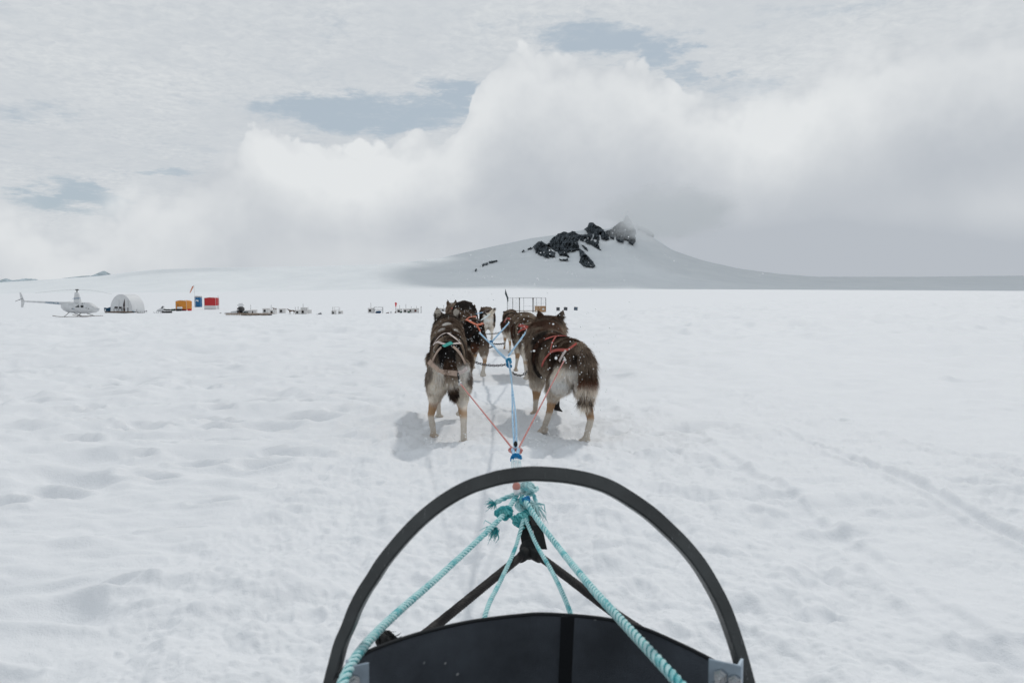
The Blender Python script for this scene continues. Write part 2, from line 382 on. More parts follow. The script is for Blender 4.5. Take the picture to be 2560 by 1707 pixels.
    band = sstep(x, 1.85, 1.98) * (1 - sstep(x, 2.45 + .3 * sstep(-y, -5, -4), 2.75 + .3 * sstep(-y, -5, -4))) * (y > 1) * (1 - sstep(y, 6.5, 9))
    z += band * (fade(0.2) * 0.030 * np.abs(fbm2(x * 6, y * 6, 4, 121, 0.6)) + 0.040 * craters(x, y, 0.50, 0.40, 0.09, 123, 1.2))
    # a few far tracks running across
    for (y0, s, w) in ((23.0, 0.10, 0.25), (32.0, 0.16, 0.5), (15.5, 0.02, 0.14)):
        q = (y - (y0 + s * (x - 4)) - 0.5 * vn2(x * .4, x * 0 + y0, 131)) / w; z += (x > 1.5) * 0.055 * sstep(x, 1.5, 4) * (-np.exp(-q * q) + 0.6 * np.exp(-((q - 1.6) / .7) ** 2)) * (0.5 + vn2(x * 1.4, y * 1.4, 133))
    return z
def ground_z(x, y): return float(ground_base(np.array([x]), np.array([y]))[0])
def ground_full(x, y): return float((ground_base(np.array([x]), np.array([y])) + ground_detail(np.array([x]), np.array([y])))[0])

def snow_material():
    m = bpy.data.materials.new('snow'); m.use_nodes = True; t = m.node_tree; g = Nt(t); b = t.nodes['Principled BSDF']
    geo = t.nodes.new('ShaderNodeNewGeometry').outputs['Position']
    n = g.noise(geo, 1.7, 3, 0.5)
    g.put(b.inputs['Base Color'], g.mix(n, (0.80, 0.815, 0.84), (0.84, 0.855, 0.875)))
    b.inputs['Roughness'].default_value = 0.6; b.inputs['Specular IOR Level'].default_value = 0.25
    n1 = g.noise(geo, 55, 4, 0.65); n2 = g.noise(geo, 260, 2, 0.6)
    bn = t.nodes.new('ShaderNodeBump'); bn.inputs['Strength'].default_value = 0.38; bn.inputs['Distance'].default_value = 0.012
    t.links.new(g.add(n1, g.mul(n2, 0.35)), bn.inputs['Height']); t.links.new(bn.outputs[0], b.inputs['Normal'])
    return m
SNOW = snow_material()
def build_ground():
    ps = np.linspace(0.95 * F / 1.15, 3.0, 640); r1 = 0.95 * F / ps; r2 = np.geomspace(0.25, 3000, 300)
    r = np.unique(np.concatenate([r1, r2])); keep = [r[0]]
    for q in r[1:]:
        if q - keep[-1] > keep[-1] * 0.0016: keep.append(q)
    r = np.array(keep)
    az = np.concatenate([np.linspace(-math.pi, -0.70, 90)[:-1], np.linspace(-0.70, 0.70, 980), np.linspace(0.70, math.pi, 90)[1:-1]])
    A, Rr = np.meshgrid(az, r, indexing='ij'); x = Rr * np.sin(A); y = Rr * np.cos(A)
    z = ground_base(x.ravel(), y.ravel()) + ground_detail(x.ravel(), y.ravel())
    V = np.stack([x.ravel(), y.ravel(), z], 1); na, nr = len(az), len(r)
    i = np.arange(na)[:, None]; j = np.arange(nr - 1)[None, :]; i2 = (i + 1) % na
    q = np.stack([i * nr + j, i * nr + j + 1, i2 * nr + j + 1, i2 * nr + j], -1).reshape(-1, 4)
    V = np.vstack([V, [[0, 0, 0]]]); c = len(V) - 1; ii = np.arange(na); tri = np.stack([np.full(na, c), ii * nr, ((ii + 1) % na) * nr], 1)
    return tag(mesh_np('snow_ground', V, [q, tri], SNOW), kind='structure')
build_ground()
# ------------------------------------------------------------ far snow hills and the rocky mountain
SKYL = [(-2500, 705), (-1200, 700), (-300, 712), (0, 706), (100, 700), (250, 690), (330, 679), (400, 673), (520, 669), (640, 668), (760, 666), (900, 662), (960, 660), (1020, 655), (1100, 645), (1219, 619), (1332, 595),
        (1386, 588), (1445, 577), (1487, 570), (1512, 574), (1540, 566), (1562, 558), (1585, 562), (1620, 585), (1680, 625), (1760, 652), (1850, 672), (1950, 685), (2042, 692), (2300, 692), (2560, 689), (3000, 680), (4000, 690), (5500, 700)]
def vsky(u): return np.interp(u, [a for a, b in SKYL], [b for a, b in SKYL])
def hill_R(u, v):
    """distance of the slope that shows at row v: rises from the plain to the crest"""
    vs = vsky(u); t = np.clip((740 - v) / (740 - vs), 0, 1.3); return 1250 + t ** 0.8 * (950 + 850 * sstep(u, 900, 1300))
def dirs(u, v):
    a = (u - 1280) / F; b = (853.5 - v) / F; c, s = math.cos(PITCH), math.sin(PITCH); dy = c + b * s; dz = -s + b * c
    return a / dy, dz / dy
def hill_pt(u, v, dR=0.0):
    X, Z = dirs(u, v); Rr = hill_R(u, v) + dR
    return np.stack([X * Rr, Rr * np.ones_like(X), H + Z * Rr], -1)
def build_hills():
    u = np.concatenate([np.linspace(-2500, -50, 60)[:-1], np.linspace(-50, 2650, 700), np.linspace(2650, 5500, 60)[1:]])
    s = np.linspace(0, 1, 130); U, S = np.meshgrid(u, s, indexing='ij'); vs = vsky(U)
    for _ in range(6): vs[1:-1] = (vs[:-2] + 2 * vs[1:-1] + vs[2:]) / 4
    Vv = 740 + (vs - 740) * S; p = hill_pt(U, Vv)
    x, y = p[..., 0], p[..., 1]
    p[..., 2] += (fbm2(x / 260, y / 420, 4, 7) * 16 + fbm2(x / 60, y / 90, 3, 9) * 1.6) * np.sin(np.clip(S, 0, 1) * math.pi) ** 0.7 * (0.35 + .65 * (U < 950))
    # far side falls away behind the crest
    back = p[:, -1:, :].copy(); b2 = back.copy(); back[..., 1] += 250; back[..., 2] -= 25; b2[..., 1] += 1500; b2[..., 2] -= 420
    p = np.concatenate([p, back, b2], 1); na, nr = p.shape[:2]
    i = np.arange(na - 1)[:, None]; j = np.arange(nr - 1)[None, :]
    q = np.stack([i * nr + j, (i + 1) * nr + j, (i + 1) * nr + j + 1, i * nr + j + 1], -1).reshape(-1, 4)
    tag(mesh_np('snow_hills', p.reshape(-1, 3), [q], SNOW_FAR), kind='structure')
def far_snow():
    m = bpy.data.materials.new('far_snow'); m.use_nodes = True; t = m.node_tree; g = Nt(t); b = t.nodes['Principled BSDF']
    b.inputs['Roughness'].default_value = 0.8; b.inputs['Specular IOR Level'].default_value = 0.1
    geo = t.nodes.new('ShaderNodeNewGeometry').outputs['Position']; n = g.noise(g.vscale(geo, (1, .5, 2.5)), 0.012, 5, 0.6)
    g.put(b.inputs['Base Color'], g.mix(g.lin(n, .3, .7), (0.76, 0.79, 0.81), (0.82, 0.845, 0.86)))
    return m
SNOW_FAR = far_snow()
build_hills()

def rock_material():
    m = bpy.data.materials.new('dark_rock'); m.use_nodes = True; t = m.node_tree; g = Nt(t); b = t.nodes['Principled BSDF']
    geo = t.nodes.new('ShaderNodeNewGeometry'); pos = geo.outputs['Position']
    n = g.noise(g.vscale(pos, (1, 1, 0.45)), 0.06, 8, 0.7, 0.4); n2 = g.noise(pos, 0.25, 5, 0.7)
    col = g.mix(g.lin(n, 0.36, 0.68), (0.016, 0.024, 0.032), (0.12, 0.15, 0.175))
    nz = t.nodes.new('ShaderNodeSeparateXYZ'); t.links.new(geo.outputs['Normal'], nz.inputs[0])
    dust = g.step(g.add(nz.outputs[2], g.mul(g.sub(n2, 0.5), 1.2)), 1.05, 1.25)
    g.put(b.inputs['Base Color'], g.mix(g.mul(dust, 0.35), col, (0.6, 0.63, 0.66)))
    b.inputs['Roughness'].default_value = 0.9
    bn = t.nodes.new('ShaderNodeBump'); bn.inputs['Strength'].default_value = 1.0; bn.inputs['Distance'].default_value = 6
    t.links.new(g.add(n, g.mul(n2, 0.4)), bn.inputs['Height']); t.links.new(bn.outputs[0], b.inputs['Normal'])
    return m
ROCK = rock_material()
def inpoly(x, y, poly):
    ins = np.zeros(x.shape, bool); n = len(poly)
    for i in range(n):
        x1, y1 = poly[i]; x2, y2 = poly[(i + 1) % n]
        if y1 == y2: continue
        c = ((y1 > y) != (y2 > y)) & (x < (x2 - x1) * (y - y1) / (y2 - y1) + x1); ins ^= c
    return ins
ROCKS = [  # outlines of the outcrops (zoomed-crop units, see conv)
 ([(780, 390), (810, 360), (850, 340), (890, 370), (940, 430), (970, 440), (968, 470), (905, 482), (870, 475), (845, 460), (800, 445), (805, 425)], 'dark rounded rock buttress at the lower left end of the crags'),
 ([(890, 375), (910, 365), (940, 320), (990, 280), (1050, 265), (1085, 275), (1110, 258), (1135, 262), (1140, 300), (1155, 340), (1170, 400), (1185, 415), (1120, 425), (1065, 430), (1070, 450), (1090, 475), (1080, 480), (1040, 465), (1000, 455), (985, 430), (970, 430), (930, 395)], 'broad domed dark rock crag in the middle of the ridge'),
 ([(1168, 400), (1195, 420), (1240, 465), (1290, 520), (1305, 550), (1295, 565), (1250, 560), (1200, 550), (1165, 525), (1180, 480), (1170, 450)], 'long dark rock spur reaching lowest down the snow slope'),
 ([(1120, 272), (1180, 290), (1240, 285), (1235, 265), (1210, 245), (1240, 225), (1245, 195), (1260, 185), (1285, 188), (1310, 210), (1350, 225), (1380, 260), (1415, 300), (1420, 330), (1395, 335), (1350, 320), (1335, 350), (1330, 380), (1355, 420), (1330, 410), (1270, 375), (1210, 350), (1135, 330)], 'jagged dark crag with a square knob on the skyline'),
 ([(1385, 262), (1440, 245), (1480, 205), (1512, 182), (1538, 180), (1550, 142), (1574, 122), (1594, 150), (1620, 200), (1650, 265), (1640, 300), (1645, 350), (1620, 375), (1580, 350), (1550, 325), (1540, 355), (1500, 350), (1450, 330), (1415, 300)], 'highest dark peak, its top fading into the cloud'),
 ([(1178, 365), (1230, 395), (1247, 425), (1215, 408)], 'thin dark rock rib between the domed crag and the knobbed crag'),
 ([(335, 560), (360, 535), (430, 510), (480, 500), (485, 512), (420, 535), (380, 552)], 'isolated low black rock strip far left on the snow slope'),
 ([(296, 578), (314, 574), (312, 584), (302, 586), (310, 592), (308, 598), (292, 600)], 'tiny dark rock below the isolated rock strip'),
 ([(732, 412), (758, 396), (780, 400), (757, 416)], 'small dark rock just left of the rounded buttress'),
 ([(683, 428), (700, 418), (718, 420), (692, 432)], 'smallest dark rock at the left tip of the crags'),
 ([(998, 488), (1010, 494), (1050, 496), (1068, 486), (1074, 496), (1060, 508), (1012, 503)], 'narrow broken rock band below the domed crag'),
 ([(1640, 205), (1700, 225), (1760, 245), (1800, 292), (1790, 305), (1740, 290), (1690, 250), (1660, 250)], 'faint grey rock rib half hidden in the cloud'),
]
def build_rocks():
    for poly, label in ROCKS:
        pp = [(1100 + a / 3.36, 500 + b / 3.36) for a, b in poly]
        x0 = min(p[0] for p in pp) - 3; x1 = max(p[0] for p in pp) + 3; y0 = min(p[1] for p in pp) - 3; y1 = max(p[1] for p in pp) + 3
        st = 0.45; us = np.arange(x0, x1, st); vs_ = np.arange(y0, y1, st); U, Vv = np.meshgrid(us, vs_, indexing='ij')
        ju = U + 1.9 * fbm2(U * .34, Vv * .34, 4, 3, .7); jv = Vv + 1.9 * fbm2(U * .34 + 40, Vv * .34, 4, 4, .7)
        M = inpoly(ju, jv, pp)
        # distance to the edge by repeated erosion
        D = np.zeros(M.shape); E = M.copy()
        for k in range(14):
            D += E; E2 = E.copy(); E2[1:] &= E[:-1]; E2[:-1] &= E[1:]; E2[:, 1:] &= E[:, :-1]; E2[:, :-1] &= E[:, 1:]; E = E2
        n = fbm2(U * .16, Vv * .10, 5, 11, .6); rid = -np.abs(vn2(U * .20 + Vv * .05, Vv * .07, 13)) * 2
        bump = np.minimum(D / 3.2, 1) ** .8 * (46 + 70 * n + 60 * rid + 26 * np.abs(vn2(U * .5 + Vv * .2, Vv * .22, 17)) * 2) + 9; bump = np.maximum(bump, 4)
        ext = np.where(M, bump, -12)
        p = hill_pt(U, Vv, 0.0); vs2 = vsky(U)
        sc = 1 - np.maximum(ext, -20) / p[..., 1]; front = p.copy()
        front[..., 0] *= sc; front[..., 1] *= sc; front[..., 2] = H + (p[..., 2] - H) * sc
        na, nr = M.shape; idx = -np.ones(M.shape, int); keep = M
        idx[keep] = np.arange(keep.sum()); F_ = front[keep]
        bk = p[keep].copy(); s2 = 1 + 35 / bk[:, 1]; bk[:, 0] *= s2; bk[:, 1] *= s2; bk[:, 2] = H + (bk[:, 2] - H) * s2 - 6
        nF = len(F_); a, b, c, d = idx[:-1, :-1], idx[1:, :-1], idx[1:, 1:], idx[:-1, 1:]
        ok = (a >= 0) & (b >= 0) & (c >= 0) & (d >= 0); q = np.stack([a[ok], d[ok], c[ok], b[ok]], 1)
        if len(q) < 4: continue
        # close the rim back into the slope
        ed = {}
        for f in q:
            for k in range(4):
                e = (int(f[k]), int(f[(k + 1) % 4]))
                if (e[1], e[0]) in ed: del ed[(e[1], e[0])]
                else: ed[e] = 1
        sides = np.array([(e[1], e[0], e[0] + nF, e[1] + nF) for e in ed])
        o = mesh_np('rock_outcrop', np.vstack([F_, bk]), [q, q[:, ::-1] + nF, sides], ROCK, smooth=True)
        o.data.set_sharp_from_angle(angle=R(40))
        tag(o, label, 'rock outcrop', 'rock outcrops on the mountain ridge')
build_rocks()
# distant blue tops at the far left
def far_top(name, px0, px1, base, pts, Y, label):
    mb = MB(); rng = random.Random(px0); poly = []
    xs = np.linspace(px0, px1, 40); xp = [a for a, b in pts]; yp = [b for a, b in pts]
    rows = []
    for k, dy in enumerate((-160, 0, 160)):
        row = []
        for x in xs:
            h = np.interp(x, xp, yp); h = base + (h - base) * (0.0 if k != 1 else 1.0) + (rng.random() - .5) * (2.0 if k == 1 else 0)
            row.append(P(x, h, Y) + Vector((0, dy, -10 if k != 1 else 0)))
        rows.append(row)
    V = [p for r in rows for p in r]; n = len(xs)
    Fc = [(k * n + i, k * n + i + 1, (k + 1) * n + i + 1, (k + 1) * n + i) for k in range(2) for i in range(n - 1)]
    mb._add(V, Fc); tag(mb.build(name, ROCK_FAR, smooth=False), label, 'peak')
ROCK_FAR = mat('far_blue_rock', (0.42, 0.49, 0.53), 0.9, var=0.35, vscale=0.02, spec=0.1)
far_top('distant_peak', -60, 120, 708, [(-60, 694), (0, 700), (12, 697), (18, 696), (24, 701), (50, 699), (62, 696), (75, 697), (95, 699), (120, 704)], 4200, 'low bluish distant peaks at the far left edge of the horizon')
far_top('distant_peak', 196, 276, 692, [(196, 691), (240, 689), (248, 686), (252, 680), (262, 677), (266, 684), (276, 691)], 4300, 'small bluish distant rock top peeking over the left snow hill')

# ------------------------------------------------------------ cloud round the peak, and unseen clouds added to shade the hills
def cloud_volume(name, c, rad, dens, label, seed=0.0, fall=0.9):
    mb = MB(); mb.ball((0, 0, 0), (1, 1, 1), 24, 14)
    m = bpy.data.materials.new('cloud_mist'); m.use_nodes = True; t = m.node_tree; t.nodes.clear(); g = Nt(t)
    out = t.nodes.new('ShaderNodeOutputMaterial'); pv = t.nodes.new('ShaderNodeVolumePrincipled'); t.links.new(pv.outputs[0], out.inputs['Volume'])
    tc = t.nodes.new('ShaderNodeTexCoord').outputs['Object']
    ln = t.nodes.new('ShaderNodeVectorMath'); ln.operation = 'LENGTH'; t.links.new(tc, ln.inputs[0])
    nz = g.noise(g.vadd(tc, (seed, 0, 0)), 2.4, 4, 0.55)
    q = g.sub(g.sub(1.0, ln.outputs['Value']), g.mul(g.sub(nz, 0.5), -1.1))
    d = g.mul(g.step(q, 0.02, fall), dens)
    g.put(pv.inputs['Density'], d); pv.inputs['Color'].default_value = (1, 1, 1, 1); pv.inputs['Anisotropy'].default_value = 0.25
    o = mb.build(name, m, smooth=True); o.location = c; o.scale = rad
    tag(o, label, 'cloud'); o['kind'] = 'stuff'; return o
cloud_volume('cloud_cap', P(1668, 536, 2300), (215, 320, 88), 0.017, 'soft white cloud wrapping the mountain top and right shoulder')
def shade_cloud(c, sx, sy, sz, seed, lobes=16):  # unseen shadow caster above the frame, added to darken the slopes
    rng = random.Random(seed); mb = MB()
    for k in range(lobes):
        a = rng.uniform(0, 6.28); q = rng.random() ** 0.5; rr = rng.uniform(0.30, 0.5)
        mb.ball((c[0] + math.cos(a) * q * sx * .72, c[1] + math.sin(a) * q * sy * .72, c[2] + rng.uniform(-.1, .3) * sz), (sx * rr, sy * rr, sz * rng.uniform(.5, 1)), 20, 12)
    o = mb.build('cloud', SHADE_CLOUDM, smooth=True); tag(o, kind='structure'); return o
SHADE_CLOUDM = mat('shade_cloud_body', (0.16, 0.17, 0.18), 1.0, spec=0.0)  # kept dark so the added clouds also cut the sky light below
def over(px, Y, dx=0, dy=0, alt=4500): p = P(px, 715, Y); k = alt / SUNV.z; return (p.x + SUNV.x * k + dx, p.y + SUNV.y * k + dy, alt)
shade_cloud(over(1280, 2350, 3000, 1100), 3200, 3000, 300, 5, 46)  # out of view, added to shade the rocky mountain
shade_cloud(over(1330, 2300, 0, 200, 1900), 460, 900, 60, 6, 16)
shade_cloud(over(650, 2300, 0, 0, 1750), 300, 70, 30, 7, 9)  # out of view, added for shade streaks on the left hill
shade_cloud(over(900, 2350, 0, 0, 1750), 200, 45, 20, 9, 6)
shade_cloud(over(430, 2100, 0, 0, 1750), 160, 30, 20, 11, 6)
# ------------------------------------------------------------ dogs
def fur_material(name, rough=0.75):
    m = bpy.data.materials.new(name); m.use_nodes = True; t = m.node_tree; b = t.nodes['Principled BSDF']
    a = t.nodes.new('ShaderNodeAttribute'); a.attribute_name = 'coat'; t.links.new(a.outputs['Color'], b.inputs['Base Color'])
    b.inputs['Roughness'].default_value = rough; b.inputs['Specular IOR Level'].default_value = 0.12
    if name == 'fur_strands':
        tr = t.nodes.new('ShaderNodeBsdfTranslucent'); t.links.new(a.outputs['Color'], tr.inputs[0]); mx = t.nodes.new('ShaderNodeMixShader'); mx.inputs[0].default_value = .28
        t.links.new(b.outputs[0], mx.inputs[1]); t.links.new(tr.outputs[0], mx.inputs[2]); t.links.new(mx.outputs[0], t.nodes['Material Output'].inputs['Surface'])
    return m
FUR = fur_material('fur_strands'); SKIN = fur_material('dog_coat', 0.9)
BLACK = np.array([.018, .015, .014]); DBR = np.array([.088, .052, .034]); GBR = np.array([.33, .26, .20]); RED = np.array([.16, .070, .040])
CREAM = np.array([.87, .79, .69]); WHITE = np.array([.93, .91, .88]); TAN = np.array([.47, .30, .175]); PAD = np.array([.03, .026, .026])
def lerp(a, b, t): t = np.clip(t, 0, 1)[:, None]; return a * (1 - t) + b * t
def seg_d(p, a, b):
    a = np.array(a); b = np.array(b); ab = b - a; t = np.clip(((p - a) @ ab) / (ab @ ab), 0, 1); q = a + t[:, None] * ab
    return np.linalg.norm(p - q, axis=1), t
def tail_info(p, tail):
    best = np.full(len(p), 9.0); T = np.zeros(len(p)); Dv = np.zeros((len(p), 3)); n = len(tail) - 1
    for i in range(n):
        d, t = seg_d(p, tail[i][:3], tail[i + 1][:3]); k = d < best
        best[k] = d[k]; T[k] = (i + t[k]) / n
        v = np.array(tail[i + 1][:3]) - np.array(tail[i][:3]); Dv[k] = v / np.linalg.norm(v)
    return best, T, Dv

def dog_mesh(D):
    """one continuous skin over all the body's masses, in the dog's own frame (nose towards +y)"""
    mb = MB(); n = 16; bend = D.get('bend', 0.0); hd = D.get('head_dz', 0.0); hx = D.get('head_dx', 0.0); wf = D.get('wide', 1.0); lean = D.get('lean', 0.0)
    def bx(y): return bend * y * y + lean * max(0, .5 - abs(y)) * 0
    st = [(-.085, .475, .030, .045), (-.06, .475, .066, .085), (0.0, .475, .086, .112), (.10, .478, .094, .122), (.22, .482, .095, .118), (.34, .475, .102, .128), (.46, .462, .113, .145),
          (.58, .455, .122, .158), (.68, .472, .126, .160), (.77, .515, .122, .150)]
    nk = [(.86, .570 + hd * .4, .117, .130), (.94, .612 + hd * .75, .108, .112), (1.00, .636 + hd, .094, .090)]
    rings = []
    for i, (y, z, w, h) in enumerate(st + nk):
        q = max(0, (y - .72) / .28); cx = bx(y) + hx * q * q; r = []
        for k in range(n):
            a = 2 * math.pi * k / n; ca, sa = math.cos(a), math.sin(a)
            r.append(Vector((cx + math.copysign(abs(ca) ** .9, ca) * w * wf, y + .02 * sa * (y > .8), z + math.copysign(abs(sa) ** .9, sa) * h)))
        rings.append(r)
    mb.loft(rings)
    hz = .655 + hd; hc = Vector((bx(1.03) + hx, 1.04, hz)); ht = D.get('head_turn', 0.0); rot = Matrix.Rotation(ht, 3, 'Z') @ Matrix.Rotation(D.get('head_pitch', 0.0), 3, 'X')
    def hp(x, y, z): return hc + rot @ Vector((x, y, z))
    mb.ball(hc, (.090, .090, .076), 16, 10); mb.ball(hp(0, .045, .005), (.068, .07, .06), 14, 9)
    for s in (-1, 1): mb.ball(hp(.045 * s, .0, -.025), (.045, .06, .045), 10, 7)
    mb.tube([hp(0, .05, -.01), hp(0, .12, -.022), hp(0, .19, -.03), hp(0, .215, -.032)], [.050, .040, .031, .020], 12)
    ears = []
    for s in (-1, 1):
        b0 = hp(.056 * s, -.005, .040); tip = hp((.072 + D.get('ear_out', .0)) * s, -.018, .040 + .080 * D.get('ear', 1.0)); ears.append((b0, tip))
        for k in range(7):
            t = k / 6; c = b0.lerp(tip, t) ; w = .038 * (1 - t ** 2.2) ** .8 + .006
            mb.ball(c, (w, .013 * (1 - .4 * t), .016), 8, 6)
    legs = D['legs']  # each: list of (x, y, z, r)
    for L in legs:
        for i in range(len(L) - 1):
            a, b = L[i], L[i + 1]
            pa, pb = Vector(a[:3]), Vector(b[:3]); m_ = 5
            mb.tube([pa.lerp(pb, k / m_) for k in range(m_ + 1)], [a[3] + (b[3] - a[3]) * k / m_ for k in range(m_ + 1)], 10)
            mb.ball(pa, a[3], 10, 7)
        pb = Vector(L[-1][:3]); mb.ball(pb, L[-1][3], 10, 7)
        d = (Vector(L[-1][:3]) - Vector(L[-2][:3])); fwd = Vector(L[-1][4]) if len(L[-1]) > 4 else Vector((0, 1, -.15)); fwd.normalize(); side = Vector((0, 0, 1)).cross(fwd); side = side.normalized() if side.length > .1 else Vector((1, 0, 0))
        for k in (-1.4, -.5, .5, 1.4):   # four toes
            mb.ball(pb + fwd * (.030 - abs(k) * .005) + side * (.0145 * k) - Vector((0, 0, .006)), (.0145, .024, .014), 8, 6)
    T = D['tail']
    for i in range(len(T) - 1): mb.tube([T[i][:3], T[i + 1][:3]], [T[i][3], T[i + 1][3]], 10); mb.ball(T[i][:3], T[i][3], 8, 6)
    mb.ball(T[-1][:3], T[-1][3], 8, 6)
    tmp = mb.build('tmp_dog', None or SKIN, smooth=True)
    rm = tmp.modifiers.new('r', 'REMESH'); rm.mode = 'VOXEL'; rm.voxel_size = D.get('voxel', .009); rm.adaptivity = 0
    sm = tmp.modifiers.new('s', 'SMOOTH'); sm.iterations = 5; sm.factor = .5
    dg = bpy.context.evaluated_depsgraph_get(); dg.update(); ev = tmp.evaluated_get(dg); me = bpy.data.meshes.new_from_object(ev)
    bpy.data.objects.remove(tmp); me.name = 'body'
    return me, hc, rot, ears

def coat(p, nrm, D, rs):
    """coat colour of points of the dog, as patches that belong to the dog"""
    x, y, z = p.T; s = D['seed']; n1 = vn3(p * 9, s); n2 = vn3(p * 24, s + 1); n3 = vn3(p * 4, s + 2)
    leg = 1 - sstep(z + .10 * n1 + .05 * n2, .21, .33)
    up = sstep(z + .06 * n1 + .25 * nrm[:, 2] * .2, .40, .50)
    base = lerp(DBR, GBR, .50 + 2.0 * n1 + 1.3 * n2 + D.get('light', 0.0)); base = lerp(base, BLACK, sstep(n3 * 1.2 + n1 * .6 + D.get('dark', 0.0), .03, .24))
    base = lerp(base, RED, .55 * sstep(n1 * .6 + n3 * 1.3 + D.get('red', 0.0), .18, .45))
    c = base
    # pale breeches at the back of the thighs and pale belly
    rear = sstep(-nrm[:, 1], -.05, .35) * (1 - sstep(y, .02, .10)); inner = 1 - sstep(np.abs(x) + .02 * n2, D.get('br_w', .105), D.get('br_w', .105) + .03)
    br = rear * inner * (1 - sstep(z + .03 * n1, D.get('br_z', .43), D.get('br_z', .43) + .05))
    belly = sstep(-nrm[:, 2], .3, .75)
    c = lerp(c, lerp(CREAM, WHITE, .5 + 2 * n1), np.clip(br * D.get('br', 1.0), 0, 1)); c = lerp(c, CREAM * .8, belly * .8)
    lo = sstep(-z, -.37, -.28) * (1 - leg); c = lerp(c, CREAM * .9, lo * .85 * D.get('skirt', 1.0))
    lg = lerp(CREAM * (.70 + .25 * sstep(z, .1, .26))[:, None], TAN * .9, sstep(.7 * n1 + .62 * np.exp(-((z - .185) / .04) ** 2) + .12 * np.exp(-((z - .04) / .03) ** 2) + D.get('tan', .0), .28, .62)); c = lerp(c, lg, leg)
    # mane: banded guard hair; pale stripe over the shoulders
    mane = sstep(y, .60, .70) * up; band = .5 + .5 * np.sin(y * 80 + 26 * n1 + z * 30); c = lerp(c, GBR * 1.25, mane * band * .30 * D.get('mane', 1))
    for (cx, cy, cz, r, col, k) in D.get('patch', []):
        d = np.sqrt((x - cx) ** 2 + (y - cy) ** 2 + (z - cz) ** 2) / r + .5 * n2 + .45 * n1; c = lerp(c, col, k * (1 - sstep(d, .65, 1.1)))
    # head: dark cap, pale cheeks and muzzle
    he = sstep(y, .98, 1.03); c = lerp(c, lerp(DBR, BLACK, .5 + n1 * 2), he * .7); c = lerp(c, CREAM, he * sstep(-z, -D['hz'] + .005, -D['hz'] + .04) * .9)
    c = lerp(c, CREAM, sstep(y, 1.13, 1.18) * .8); c = lerp(c, PAD, sstep(y, 1.235, 1.25))
    # tail
    d, T, Dv = tail_info(p, D['tail']); tm = (1 - sstep(d, .04, .058)) * sstep(T, .12, .28); pat = D['tail_pat']
    tc = np.array([np.interp(T + .06 * n2, [a for a, _ in pat], [q[k] for _, q in pat]) for k in range(3)]).T
    c = lerp(c, tc, tm)
    return np.clip(c, .004, .9), tm, Dv, leg

